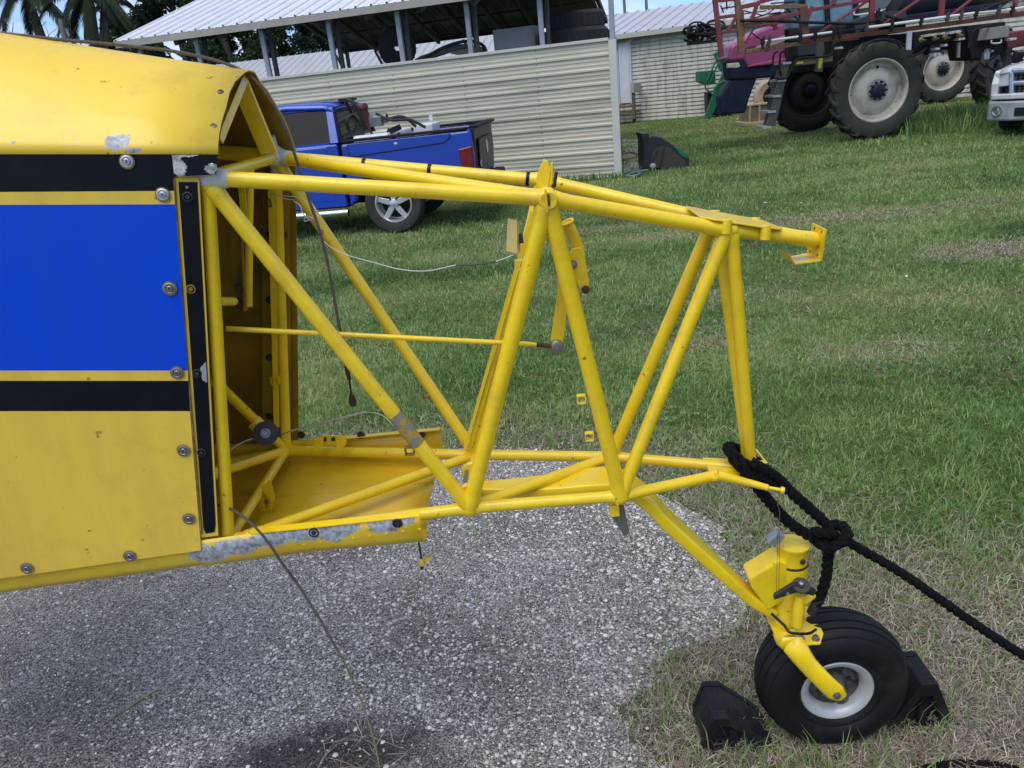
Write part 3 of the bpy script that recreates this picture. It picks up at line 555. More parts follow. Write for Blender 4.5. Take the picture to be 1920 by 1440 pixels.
# primer at the two forward joints
for n_, sc_ in (('Af', 1.25), ('A', 1.1)):
    m = MB(); jj = J[n_]; m.ball(jj, .021*sc_, 12)
    for tgt in (('A', 'B', 'Bf') if n_ == 'Af' else ('B',)):
        t = (J[tgt]-jj).normalized(); m.tube([jj, jj+t*.016*sc_, jj+t*.034*sc_], [.0195, .0188, .0158], 16)
    if n_ == 'Af': m.tube([jj, jj+Vector((-.02, 0, -.12))*.42], .0142, 16); m.beam(jj+Vector((0, -.004, .005)), jj+Vector((0, -.018, .045)), .018, .026)
    m.build('primer_patch', PRIM, plane_)
# conduit strip on the forward face of the second upright pair, clips along the tubes
for off in (0, .012):
    p, q = J['Bf']+Vector((-.018, -.03, -.06)), J['bf']+Vector((-.012, -.02, .03)); MB().beam(p+Vector((-off, -off, 0)), q+Vector((-off, -off, 0)), .006, .008).build('conduit_strip', YTUBE, plane_)
def clip(px, py, y, s=.0085, mt=None):
    o = A(px, py, y); m = MB()
    for a, b in (((-s, 0, -s), (s, 0, -s)), ((-s, 0, s), (s, 0, s)), ((-s, 0, -s), (-s, 0, s)), ((s, 0, -s), (s, 0, s))): m.beam(o+Vector(a), o+Vector(b), .0022, .014, up=(0, 1, 0))
    return m.build('clip', mt or YTUBE, plane_)
clip(1090, 748, -.118); clip(1105, 818, -.11); clip(768, 845, -.15, .009, YIN); clip(799, 741, .15, .008, YIN); clip(975, 496, -.13, .009); clip(503, 381, .19, .008, YIN); clip(516, 713, .2, .009)

# joint B: gusset plates and bolt clevis
m = MB(); m.prism([A(*p, -.07) for p in ((1019, 298), (1027, 304), (1032, 322), (1028, 352), (1012, 358), (1003, 340), (1010, 318))], (.002, .006, 0)); m.build('gusset_plate', YTUBE, plane_, bevel=.001)
m = MB(); m.prism([A(*p, .0) for p in ((1033, 303), (1037, 306), (1036, 345), (1029, 352), (1028, 330))], (.002, .006, 0)); m.build('gusset_plate', YTUBE, plane_, bevel=.001)
m = MB(); m.prism([A(*p, .03) for p in ((1040, 322), (1043, 324), (1039, 352), (1034, 352))], (.004, .005, 0)); m.build('gusset_plate', RUST, plane_)
m = MB(); jj = J['B']+Vector((.002, -.012, -.002))
m.lathe([(.019, 0), (.019, .006), (.016, .009), (.006, .009), (.0, .004)], jj, (0, -1, 0), 20); m.beam(jj+Vector((-.004, -.009, .022)), jj+Vector((-.004, -.009, -.02)), .004, .009, up=(0, 1, 0)); m.build('clevis', YTUBE, plane_)
MB().beam(J['B']+Vector((.003, -.022, .010)), J['B']+Vector((.003, -.022, -.010)), .004, .003, up=(0, 1, 0)).build('bolt', RUST, plane_)
# ties round the far top tube
for px, py in ((805, 318), (990, 336), (678, 298)):
    o = A(px, py, .165 if px < 900 else .148); t = (J['Bf']-J['Af']).normalized(); k = J['Af']+t*((o-J['Af']).dot(t)); MB().lathe([(.0148, -.004), (.0158, -.004), (.0158, .004), (.0148, .004)], k, t, 18).build('cable_tie', BLK, plane_)
# joint C: top plate with two studs
zc = lambda x: 1.448-.27*(x+.302)
m = MB(); m.prism([(x, y, zc(x)) for x, y in ((-.36, -.072), (-.33, -.083), (-.235, -.068), (-.19, -.05), (-.18, -.03), (-.2, .05), (-.36, .062))], (.001, 0, .0035)); m.build('gusset_plate', YTUBE, plane_, bevel=.001)
for x, y in ((-.305, -.073), (-.222, -.060), (-.30, .05), (-.215, .044)):
    MB().tube([(x, y, zc(x)+.006), (x-.002, y-.001, zc(x)-.022)], .0105, 14).build('stud', YTUBE, plane_)
# joint D: end plate and hook
m = MB(); e = [Ax(*p, -.096) for p in ((1523, 418), (1548, 430), (1538, 490), (1511, 477))]; m.prism(e, (.004, 0, -.001)); m.build('end_plate', YTUBE, plane_, bevel=.0008)
for fx, fz in ((.25, .12), (.75, .12), (.25, .85), (.75, .85)):
    q = e[0].lerp(e[1], fx).lerp(e[3].lerp(e[2], fx), fz); MB().lathe([(.0028, 0), (.0028, .0008), (0, .0008)], q, (-1, 0, .1), 8).build('bolt_hole', DKST, plane_)
m = MB(); e2, e3 = e[2], e[3]; w_ = e2-e3; q1 = Ax(1484, 493, -.135); q1 = Vector((-.148, e2.y, e2.z-.002)); q2 = q1+Vector((-.012, 0, .02))
for u, v in ((e2, q1), (q1, q2)): m.prism([u, v, v-w_*.8, u-w_], (0, 0, .003))
m.build('hook_strap', YTUBE, plane_)
# joint d: gusset wedge, end plate, peg
m = MB(); m.prism([(-.33, -.055, .848), (-.20, -.028, .842), (-.20, .028, .842), (-.33, .055, .848)], (0, 0, .006)); m.build('gusset_plate', YTUBE, plane_)
e = [Ax(*p, -.196) for p in ((1416, 842), (1436, 868), (1434, 884), (1412, 872))]; MB().prism(e, (.004, 0, 0)).build('end_plate', YTUBE, plane_)
MB().tube([(-.25, 0, .846), (-.195, 0, .842)], .018, 16).build('end_sleeve', YTUBE, plane_)
p0, p1, p2 = A(1345, 890, -.06), A(1438, 914, -.075), A(1466, 919, -.08)
MB().tube([p0, p0.lerp(p1, .15), p1], [.013, .0115, .0075], 14).tube([p1, p2], .0042, 10).lathe([(.0075, -.004), (.0085, 0), (.0075, .005)], p2, (p2-p1), 14).lathe([(.0065, -.003), (.0085, 0), (.0065, .003)], p1, (p2-p1), 14).build('peg', YTUBE, plane_)
# joint c: lug, block and grey blade
MB().prism([A(*p, -.115) for p in ((1152, 915), (1161, 920), (1164, 940), (1158, 950), (1152, 940))], (.0, .006, 0)).build('lug', YTUBE, plane_, bevel=.001)
MB().box(A(1152, 955, -.085), (.022, .02, .03)).build('block', YTUBE, plane_, bevel=.002)
MB().prism([A(*p, -.075) for p in ((1145, 966), (1160, 945), (1168, 948), (1179, 1000), (1172, 1008))], (.002, .003, 0)).build('blade', mat('grey_blade', (.2, .19, .18), .4, .5, namt=.5), plane_)

# --- inside the fuselage mouth
MB().prism([A(428, 335, .03), A(454, 335, .03), A(462, 578, .0), A(437, 578, .0)], (0, .006, 0)).prism([A(454, 335, .03), A(457, 335, .03), A(465, 580, .0), A(462, 580, .0)], (0, -.02, 0)).build('channel', YIN, plane_)
MB().tube([A(469, 308, .02), A(467, 420, .01), A(466, 574, .0)], .0085, 12).build('small_tube', YTUBE, plane_)
MB().beam(A(450, 312, -.01), A(460, 430, -.01), .003, .014).build('strap', YTUBE, plane_)
for py in (540, 570): MB().lathe([(.0095, 0), (.0095, .006), (.006, .006), (.005, .009), (0, .009)], A(449, py, -.006), (.5, -1, 0), 14).build('bolt', RUST, plane_)
MB().tube([A(408, 565, -.16), A(438, 565, -.05)], .0095, 14).lathe([(.02, -.003), (.02, .003), (.012, .004)], A(408, 565, -.165), (1, .6, 0), 18).build('stub_axle', YTUBE, plane_)
for p in ((419, 565), (427, 565)): MB().lathe([(.0022, 0), (.0022, .001), (0, .001)], A(*p, -.118), (0, -1, .2), 8).build('pin_hole', DKST, plane_)
MB().beam(A(508, 350, .19), A(519, 800, .2), .004, .014, up=(1, 0, 0)).build('angle_strip', YTUBE, plane_)
q = A(499, 812, .03)
MB().lathe([(.0, -.012), (.029, -.012), (.029, -.009), (.024, -.004), (.024, .004), (.029, .009), (.029, .012), (.0135, .013), (.013, .011)], q, (.3, -1, .42), 28).build('pulley', mat('phenolic_pulley', (.035, .022, .022), .5), plane_)
MB().lathe([(.0125, .012), (.012, .0145), (.009, .0145), (.0085, .012), (.0065, .012), (.006, .018), (0, .018)], q, (.3, -1, .42), 20).build('pulley_bearing', STEEL, plane_)
MB().tube([A(475, 790, .1), A(490, 803, .1)], .019, 14).build('pulley_bracket', YTUBE, plane_)
for (a, b) in (((497, 905), (503, 955)), ((483, 925), (492, 958))):
    m = MB(); m.prism([A(a[0]-8, a[1]+8, -.02), A(a[0]+10, a[1]-4, -.02), A(b[0]+12, b[1]-22, -.02), A(b[0]+8, b[1], -.02), A(b[0]-5, b[1], -.02)], (0, .003, 0)); m.build('bracket', YTUBE, plane_)
MB().lathe([(.006, 0), (.006, .005), (0, .005)], A(501, 940, -.03), (0, -1, 0), 6, 0, False).build('bolt', STEEL, plane_)
for px in (597, 640): MB().prism([A(px-10, 843, .14), A(px-8, 825, .14), A(px+8, 816, .14), A(px+7, 834, .14), A(px-3, 846, .14)], (.002, .004, 0)).build('bracket', YTUBE, plane_)
MB().prism([A(604, 816, .175), A(648, 818, .175), A(647, 834, .175), A(603, 833, .175)], (0, .003, 0)).build('bracket_plate', YTUBE, plane_)
for px in (609, 625): MB().lathe([(.006, 0), (.006, .004), (0, .004)], A(px, 823, .172), (0, -1, 0), 6, 0, False).build('bolt', DKST, plane_)
for px in (565, 677, 790): MB().lathe([(.011, 0), (.01, .004), (.005, .004), (.005, .008), (0, .008)], A(px, 815, .205), (0, -1, 0), 12).build('nut_plate', DKST, plane_)

# --- black edge flange behind the near skin
m = MB(); m.prism([NS(p[0], p[1], -.006) for p in ((323, 334), (373, 334), (409, 1004), (376, 1008))], (0, .002, 0)); m.build('panel_flange', YOLD, plane_)
m = MB(); m.prism([NS(p[0], p[1], -.004) for p in ((334, 341), (369.5, 341), (404, 985), (402, 998), (385, 1001), (381, 990))], (0, .0018, 0)); pf = m.build('flange_face', BLK, plane_, bevel=.0008, label='black painted edge flange')
MB().tube([NS(325, 334, -.003), NS(350, 680, -.003), NS(377, 1000, -.003)], .0028, 6).build('edge_seal', mat('old_sealant', (.28, .2, .06), .8, col2=(.1, .08, .03), nscale=60, namt=.9), plane_)
for p in ((352, 369), (358, 542), (370, 700), (378, 848)):
    MB().lathe([(.009, 0), (.009, .0015), (.007, .002), (.0065, -.001), (.0045, -.001), (.004, .003), (0, .003)], NS(*p, -.003), (.1, -1, 0), 16).build('nut_plate', DKST if p[1] != 542 else YIN, pf)
MB().lathe([(.003, 0), (.0025, .002), (0, .002)], NS(351, 351, -.003), (.1, -1, 0), 10).build('rivet', STEEL, pf)
MB().prism([NS(*p, -.0025) for p in ((375, 690), (386, 678), (388, 718), (379, 712))], (0, .001, 0)).build('scrape', ALU, pf)

# --- control rod, bell crank, bracket plate
r0, r1 = A(422, 616, -.13), A(1006, 646, -.08)
MB().tube([r0, r0.lerp(r1, .97), r1], [.0056, .0056, .004], 12).build('control_rod', YTUBE, plane_)
MB().tube([A(405, 612, -.135), A(424, 616, -.13)], .0075, 10).lathe([(.011, -.005), (.013, 0), (.011, .005), (.004, .006)], A(411, 613, -.14), (0, -1, .1), 14).build('rod_end', RUST, plane_)
MB().tube([r1, A(1032, 649, -.075)], .005, 10).build('rod_end', RUST, plane_)
MB().lathe([(0, -.008), (.0145, -.008), (.0145, .006), (.011, .008), (.006, .008), (.005, .012), (0, .012)], A(1044, 650, -.07), (0, -1, .1), 20).build('rod_bearing', STEEL, plane_)
MB().prism([A(*p, -.062) for p in ((1032, 640), (1056, 642), (1066, 560), (1062, 470), (1052, 470), (1044, 560))], (0, .008, 0)).build('crank_arm', YTUBE, plane_, bevel=.001)
MB().tube([A(1064, 419, -.06), A(1086, 470, -.05)], .0125, 18).lathe([(.0125, 0), (.0155, .002), (.0155, .004), (.0105, .004), (.0095, -.002), (0, -.002)], A(1064, 419, -.06), A(1064, 419, -.06)-A(1086, 470, -.05), 18).build('crank_tube', YTUBE, plane_)
MB().prism([A(*p, -.075) for p in ((1068, 475), (1075, 466), (1088, 464), (1096, 474), (1105, 535), (1103, 548), (1096, 550), (1090, 544), (1070, 512))], (0, .009, 0)).build('crank_plate', YTUBE, plane_, bevel=.0015)
MB().lathe([(.0095, 0), (.0095, .003), (.0065, .003), (.0065, .008), (.003, .009), (0, .009)], A(1074, 496, -.085), (0, -1, 0), 14).build('bolt', STEEL, plane_)
MB().lathe([(.009, 0), (.009, .002), (.005, .003), (0, .003)], A(1098, 543, -.0765), (0, -1, 0), 14).build('bearing', RUST, plane_)
PALE = mat('pale_yellow_paint', (.72, .56, .2), .45, nscale=20, namt=.4)
m = MB(); e = [A(*p, -.14) for p in ((952, 410), (969, 414), (970, 476), (949, 470))]; m.prism(e, (.001, .003, 0)); m.prism([e[1], e[1]+Vector((.006, .02, -.005)), e[2]+Vector((.006, .02, 0)), e[2]], (-.002, .001, 0)); m.build('bracket_plate', PALE, plane_)
MB().box(A(976, 446, -.12), (.01, .02, .018)).build('latch', DKST, plane_)

# --- tail spring
path = [(898, 916, .022, .012), (950, 915, .028, .013), (1040, 909, .040, .014), (1120, 900, .048, .015), (1170, 906, .050, .016), (1212, 934, .048, .0165), (1248, 972, .044, .016), (1330, 1048, .036, .0155), (1400, 1112, .031, .015), (1447, 1143, .028, .0145)]
pts = curve([A(px, py, 0) for px, py, _, _ in path], 6); hw = np.interp(np.linspace(0, len(path)-1, len(pts)), range(len(path)), [p[2] for p in path]); th = np.interp(np.linspace(0, len(path)-1, len(pts)), range(len(path)), [p[3] for p in path])
rows = []
for i, p in enumerate(pts):
    t = (pts[min(i+1, len(pts)-1)]-pts[max(i-1, 0)]).normalized(); up = Vector((0, 1, 0)).cross(t)
    if up.z < 0: up = -up
    r = []
    for k in range(17):
        a = 2*pi*k/16+pi/16; cx = math.copysign(abs(cos(a))**.32, cos(a)); cz = math.copysign(abs(sin(a))**.32, sin(a)); r.append(p+Vector((0, hw[i]*cx, 0))+up*(th[i]*cz))
    rows.append(r)
m = MB().grid(rows); m.add(rows[-1][:16], [tuple(range(16))]); m.add(rows[0][:16], [tuple(range(15, -1, -1))]); m.build('tail_spring', SPRY, plane_)
for y in (-.055, .055):
    q = A(885, 905, 0)+Vector((0, y, 0)); MB().lathe([(0, -.007), (.026, -.007), (.03, -.003), (.03, .003), (.026, .007), (0, .007)], q, (0, 1, 0), 24).build('spring_clamp', YTUBE, plane_)
MB().beam(A(878, 905, 0)+Vector((0, -.05, 0)), A(878, 905, 0)+Vector((0, .05, 0)), .02, .02).build('spring_pin', STEEL, plane_)
# --- tail wheel fork
cap = A(1488, 1018); base = A(1476, 1168); cap.y = base.y = 0; ax = (cap-base).normalized(); Lh = (cap-base).length
hd = MB(); hd.lathe([(.0, Lh+.001), (.040, Lh), (.0405, Lh-.004), (.0365, Lh-.010), (.0365, Lh-.052), (.0345, Lh-.054), (.0345, Lh-.058), (.0385, Lh-.06), (.0385, .03), (.041, .02), (.041, 0), (0, 0)], base, ax, 36); hd.build('swivel_housing', SPRY, plane_)
MB().lathe([(.0374, -.004), (.039, -.002), (.039, .002), (.0374, .004)], base+ax*(Lh-.0555), ax, 30).build('grease_seal', DKST, plane_)
MB().lathe([(.0075, -.002), (.0075, .004), (.0055, .005), (0, .005)], base+ax*(Lh-.032)+Vector((.012, -.0345, 0)), (.3, -1, 0), 6, 0, False).build('bolt', DKST, plane_)
g0, g1, g2, g3 = A(1404, 1085, -.032), A(1462, 1050, -.032), A(1480, 1122, -.032), A(1440, 1146, -.032)
MB().prism([g0, g1, g1+Vector((.02, 0, -.01)), g2, g3, A(1410, 1104, -.032)], (0, .064, 0)).build('gusset_box', SPRY, plane_, bevel=.006)
# cap bracket (bare metal) with safety wire
m = MB(); q = A(1465, 1012, -.03); m.prism([A(*p, -.035) for p in ((1441, 1016), (1460, 1001), (1473, 1006), (1462, 1019), (1450, 1024))], (0, .03, -.004)); m.build('cap_bracket', ALU, plane_, bevel=.001)
MB().tube(curve([A(1463, 923, -.078), A(1458, 945, -.075), A(1462, 960, -.07), A(1460, 985, -.06), A(1459, 1010, -.05)], 6), .0009, 5).build('safety_wire', mat('brass_wire', (.3, .24, .12), .5, .6), plane_)
for dx in (0, 4): MB().tube([A(1458+dx, 1000, -.048), A(1456+dx, 1112, -.048)], .0006, 5).build('safety_wire', DKST, plane_)
# lock lever, lock cylinder, pivot plate
m = MB(); p, q, r = A(1456, 1121, -.075), A(1497, 1104, -.075), A(1528, 1110, -.06)
m.prism([p+Vector((-.005, 0, -.006)), p+Vector((-.004, 0, .006)), q+Vector((-.015, 0, .012)), q+Vector((.01, 0, .012)), r+Vector((.003, 0, .003)), r+Vector((-.002, 0, -.012)), q+Vector((-.002, 0, -.01))], (0, .012, 0)); m.build('lock_lever', DKST, plane_, bevel=.001)
MB().lathe([(0, -.003), (.021, -.003), (.022, 0), (.021, .003), (.008, .003), (.008, .008), (0, .008)], A(1502, 1098, -.07), (0, -.45, 1), 22).build('lever_washer', DKST, plane_)
MB().lathe([(.006, 0), (.006, .006), (0, .007)], A(1502, 1095, -.072), (0, -.45, 1), 6, 0, False).build('bolt', STEEL, plane_)
MB().lathe([(.004, 0), (.004, .002), (0, .002)], A(1477, 1113, -.076), (0, -1, 0), 10).build('rivet', ALU, plane_)
MB().tube([A(1500, 1118, -.058), A(1497, 1138, -.06), A(1494, 1172, -.062)], [.010, .0145, .0145], 16).build('lock_cylinder', SPRY, plane_, label='yellow lock cylinder on the pivot plate')
MB().tube([A(1503, 1132, -.05), A(1525, 1116, -.03)], .009, 12).build('lever_post', SPRY, plane_)
m = MB(); zz = base.z-.004
m.prism([(base.x+x, y, zz) for x, y in ((-.045, -.05), (.01, -.085), (.055, -.085), (.075, -.05), (.075, .05), (.055, .085), (.01, .085), (-.045, .05))], (0, 0, .007)); m.build('pivot_plate', SPRY, plane_, bevel=.0015)
for x, y in ((-.015, -.055), (.012, -.072), (.048, -.072)):
    MB().lathe([(.0105, 0), (.0105, .002), (.0085, .002), (.0085, .009), (.004, .010), (.004, .014), (0, .014)], (base.x+x, y, zz+.007), (0, 0, 1), 6, 0, False).build('bolt', STEEL, plane_)
MB().tube(curve([A(1446, 1150, -.04), A(1470, 1172, -.07), A(1482, 1186, -.088), A(1515, 1188, -.088), A(1530, 1180, -.06)], 5), .0035, 8).build('rubber_gasket', BLK, plane_)
for s in (-1, 1):
    fp = [(A(1474, 1180, -.035), .036), (A(1482, 1198, -.05), .037), (A(1491, 1213, -.078), .030), (A(1513, 1244, -.096), .0245), (A(1541, 1274, -.108), .0235), (A(1566, 1298, -.112), .0245), (A(1580, 1308, -.112), .013)]
    P = curve([Vector((p.x, p.y*(1 if s < 0 else -1), p.z)) for p, _ in fp], 5); rr = np.interp(np.linspace(0, len(fp)-1, len(P)), range(len(fp)), [q[1] for q in fp]); rows = []
    for i, p in enumerate(P):
        t = (P[min(i+1, len(P)-1)]-P[max(i-1, 0)]).normalized(); u = Vector((0, 1, 0)).cross(t).normalized(); w = t.cross(u).normalized(); f = i/len(P)
        rows.append([p+u*(cos(2*pi*k/16)*rr[i])+w*(sin(2*pi*k/16)*rr[i]*(.75-.42*f)) for k in range(17)])
    m = MB().grid(rows); m.add(rows[-1][:16], [tuple(range(16))]); m.build('fork_arm', SPRY, plane_)
    MB().lathe([(.0105, -.004), (.0105, .004), (.007, .004), (.007, .009), (0, .009)], (fp[5][0].x, s*.121, fp[5][0].z), (0, s, 0), 6, 0, False).build('axle_nut', STEEL, plane_)
# --- tail wheel
wc = Vector((-.010, 0, .199))
wh = bpy.data.objects.new('tail_wheel', None); COL.objects.link(wh); wh.parent = plane_; wh.location = wc; wh.empty_display_size = .1
tp = [(.092, .052), (.096, .060), (.108, .068), (.112, .0675), (.114, .0705), (.135, .0765), (.153, .0755), (.169, .069), (.1755, .0635), (.1725, .062), (.1725, .0585), (.1775, .057), (.184, .049), (.1875, .0425), (.183, .041), (.183, .0375), (.189, .036), (.1945, .021), (.189, .0195), (.189, .016), (.1955, .0145), (.198, 0.002)]
full = tp + [(r, -h) for r, h in tp[::-1]]
MB().lathe(full, (0, 0, 0), (0, 1, 0), 72).build('tyre', RUB, wh)
m = MB(); rim = mat('dull_white_rim', (.55, .55, .54), .42, .25, col2=(.42, .42, .41), nscale=30, namt=.6)
m.lathe([(.094, .05), (.0945, .057), (.091, .060), (.080, .058), (.070, .046), (.067, .030), (.062, .012), (.03, .010), (.03, .0)], (0, 0, 0), (0, 1, 0), 48); m.lathe([(.03, 0), (.03, -.010), (.062, -.012), (.067, -.030), (.070, -.046), (.080, -.058), (.091, -.060), (.0945, -.057), (.094, -.05)], (0, 0, 0), (0, 1, 0), 48); m.build('rim', rim, wh)
MB().lathe([(.0655, -.03), (.060, -.0135), (.034, -.012), (.03, -.03), (.022, -.05), (.018, -.085), (0, -.085)], (0, 0, 0), (0, 1, 0), 32).build('greasy_hub', mat('grease', (.03, .027, .024), .55, col2=(.16, .15, .14), nscale=50, namt=.8), wh)
for k in range(6): MB().lathe([(.006, 0), (.006, .005), (0, .006)], (.046*cos(k), -.014, .046*sin(k)), (0, -1, 0), 6, 0, False).build('bolt', DKST, wh)

# --- loose cables and wires of the airplane
CAB = mat('steel_cable', (.16, .14, .125), .55, .5, col2=(.08, .065, .055), nscale=250, namt=.8, bump=.6, bscale=900)
def wire(name, pts, r, m_, n=8, sub=8): return MB().tube(curve(pts, sub), r, n).build(name, m_, plane_)
def rid(px, py): x = A(px, py, 0).x; return x
top = [A(-60, 55, .0), A(0, 62, .0), A(110, 74, .0), A(220, 84, .0), A(330, 97, .0), A(420, 118, .0), A(470, 144, .0), A(505, 185, .0), A(532, 235, .005), A(556, 300, .01), A(578, 370, .0), A(600, 435, -.02), A(618, 510, -.04), A(632, 590, -.06), A(642, 640, -.06), A(650, 690, -.05)]
wire('control_cable', top, .0032, CAB)
MB().tube([A(648, 680, -.05), A(655, 712, -.05)], .0048, 8).tube([A(655, 712, -.05), A(659, 742, -.05)], .0024, 6).prism([A(*p, -.052) for p in ((655, 740), (662, 741), (668, 753), (667, 762), (658, 763), (653, 755))], (0, .006, 0)).build('cable_shackle', mat('dark_red_iron', (.05, .02, .018), .6, .3), plane_)
gE = AF.loc(G(712, 1442, .006)); g2 = AF.loc(G(640, 1240, 0)); 
def mixd(px, py, y): return A(px, py, y)
low = [A(405, 945, -.2), A(440, 958, -.235), A(475, 985, -.262), A(505, 1020, -.268), A(533, 1062, -.262), A(560, 1098, -.25), A(600, 1162, -.215)]
wire('control_cable', low, .0028, CAB)
wire('cable_end', [A(533, 1062, -.262), A(565, 1106, -.247), A(600, 1162, -.215), A(632, 1218, -.17)], .0034, STEEL)
yy = gE.y
wire('cable_cover', [A(630, 1214, -.172), A(650, 1252, -.12), A(672, 1300, -.06), A(690, 1350, (yy*.6-.02)), A(704, 1400, yy*.85), gE], .0025, mat('dry_reed', (.30, .29, .12), .7, col2=(.18, .17, .08), nscale=30, namt=.7, stretch=(1, 1, 1)))
WHT = mat('white_wire', (.62, .60, .55), .5, namt=.4)
wire('loose_wire', [A(506, 363, .19), A(530, 367, .15), A(560, 371, .1), A(583, 385, .06), A(596, 402, .05), A(590, 410, .04), A(575, 405, .05), A(571, 415, .05), A(590, 412, .04), A(600, 440, .02), A(615, 460, .0), A(650, 478, -.02), A(700, 492, -.04), A(750, 505, -.07), A(800, 508, -.09), A(855, 497, -.11)], .0012, WHT, 6)
wire('loose_wire', [A(855, 497, -.11), A(900, 495, -.12), A(930, 490, -.13)], .0018, DKST, 6); wire('loose_wire', [A(930, 490, -.13), A(950, 483, -.135), A(962, 478, -.135)], .0012, WHT, 6)
wire('loose_wire', [A(551, 378, .1), A(562, 385, .09), A(568, 400, .08), A(580, 412, .06), A(592, 411, .05)], .0013, WHT, 6)
wire('loose_wire', [A(523, 366, .16), A(535, 373, .14), A(552, 375, .12)], .0012, WHT, 6)
wire('control_wire', [A(407, 852, -.2), A(425, 848, -.1), A(450, 833, -.02), A(480, 824, .02), A(510, 822, .07), A(545, 808, .1)], .0014, CAB, 6)
wire('control_wire', [A(425, 851, -.1), A(440, 838, -.05), A(465, 825, 0), A(495, 819, .04), A(515, 823, .06)], .0009, WHT, 5)
wire('control_wire', [A(545, 808, .1), A(600, 793, .07), A(686, 772, .02)], .0026, mat('bright_swage', (.72, .72, .7), .3, .6), 8)
wire('control_wire', [A(686, 772, .02), A(715, 778, -.03), A(740, 800, -.08)], .0009, WHT, 5)
dr = [A(783, 1005, -.15), A(790, 1046, -.15)]
MB().tube(dr, .0022, 8).build('drain_rod', DKST, plane_)
MB().lathe([(.004, -.012), (.007, -.010), (.008, 0), (.006, .004), (.004, .008)], A(791, 1052, -.15), (0, 0, 1), 12).prism([A(*p, -.152) for p in ((796, 1048), (808, 1046), (810, 1050), (798, 1055))], (0, .006, 0)).build('drain_valve', YOLD, plane_)
MB().lathe([(.0042, -.004), (.0042, .004), (0, .004)], A(791, 1064, -.15), (0, 0, 1), 8).build('drain_tip', DKST, plane_)
# ------------------------------------------------------------------ rope, chocks and small things on the ground
ROPE = mat('black_rope', (.004, .004, .005), .8, spec=.15, col2=(.012, .012, .014), nscale=90, namt=.6, bump=.8, bscale=420, stretch=(1, 1, 1))
def rope_strands(mb, path, r, pitch=.062, step=.005):
    P = [Vector(p) for p in path]; seg = [(P[i+1]-P[i]).length for i in range(len(P)-1)]; L = sum(seg); n = max(4, int(L/step)); Q = []; k = 0; acc = 0
    for i in range(n+1):
        s = L*i/n
        while k < len(seg)-1 and acc+seg[k] < s: acc += seg[k]; k += 1
        Q.append(P[k].lerp(P[k+1], min(1, (s-acc)/max(seg[k], 1e-9))))
    T = [(Q[min(i+1, n)]-Q[max(i-1, 0)]).normalized() for i in range(n+1)]
    u = T[0].cross(Vector((0, 0, 1)) if abs(T[0].z) < .9 else Vector((1, 0, 0))).normalized(); S = [[], [], []]
    for i in range(n+1):
        u = (u-T[i]*u.dot(T[i])).normalized(); w = T[i].cross(u); a0 = 2*pi*(L*i/n)/pitch
        for j in range(3): a = a0+2*pi*j/3; S[j].append(Q[i]+(u*cos(a)+w*sin(a))*r*.52)
    for j in range(3): mb.tube(S[j], r*.56, 9)
    return mb
rope = thing('rope', 'thick black twisted rope tied round the end of the bare yellow frame', 'rope', AF.o, AF.rz)
c0 = Vector((-.231, 0, .852)); RR = .0135
loop = []
for k in range(26):
    a = 2*pi*k/25; loop.append(c0+Vector((-.004+.046*cos(a), .044*sin(a), .012-.034*cos(a))))
m = MB(); rope_strands(m, loop, RR); lp2 = [p+Vector((.012, 0, -.024)) for p in loop]; rope_strands(m, lp2, RR); m.build('loop', ROPE, rope)
kn = A(1556, 1006, -.02)
up_l = curve([A(1410, 868, -.055), A(1452, 893, -.03), A(1492, 931, -.02), A(1532, 966, -.02), A(1556, 990, -.03)], 8)
lo_l = curve([A(1383, 866, -.06), A(1415, 908, -.05), A(1445, 944, -.03), A(1482, 982, -.02), A(1530, 1012, -.02)], 8)
rope_strands(MB(), up_l, RR).build('upper_run', ROPE, rope); rope_strands(MB(), lo_l, RR).build('lower_run', ROPE, rope)
m = MB(); kp = []
for k in range(61):
    a = 2*pi*k/60; kp.append(kn+Vector(((sin(a)+1.75*sin(2*a))*.0145, -sin(3*a)*.017-.004, (cos(a)-1.75*cos(2*a))*.0135)))
rope_strands(m, kp, RR*.98); rope_strands(m, [kn+Vector((-.036, -.01, -.006)), kn+Vector((-.012, -.030, -.014)), kn+Vector((.016, -.032, .004)), kn+Vector((.036, -.018, .016)), kn+Vector((.034, .012, .022))], RR*.95); m.build('knot', ROPE, rope)
endw = AF.loc(G(2330, 1432, -.01)); lr = [kn+Vector((.03, -.008, 0)), A(1600, 1022, -.03), A(1700, 1081, -.06)]
pN = endw; q0 = lr[-1]
for f in (.25, .5, .75, 1): lr.append(q0.lerp(pN, f)+Vector((0, 0, -.045*sin(pi*f))))
rope_strands(MB(), curve(lr, 8), RR*.86).build('long_run', ROPE, rope)
tl = [kn+Vector((0, -.01, -.02)), A(1553, 1040, -.03), A(1549, 1080, -.03), A(1540, 1112, -.035), A(1531, 1132, -.035)]
rope_strands(MB(), curve(tl, 8), RR*.98).build('tail', ROPE, rope)
MB().tube([A(1537, 1120, -.035), A(1521, 1150, -.035)], .0125, 14).build('taped_end', mat('black_tape', (.03, .03, .03), .35), rope)
ro2 = thing('rope', 'short stretch of black twisted rope lying in the grass, cut off by the bottom edge', 'rope', (0, 0, 0))
rope_strands(MB(), curve([G(1690, 1460, .014), G(1760, 1438, .02), G(1830, 1434, .02), G(1895, 1443, .016), G(1960, 1468, .014)], 8), .0125).build('coil', ROPE, ro2)

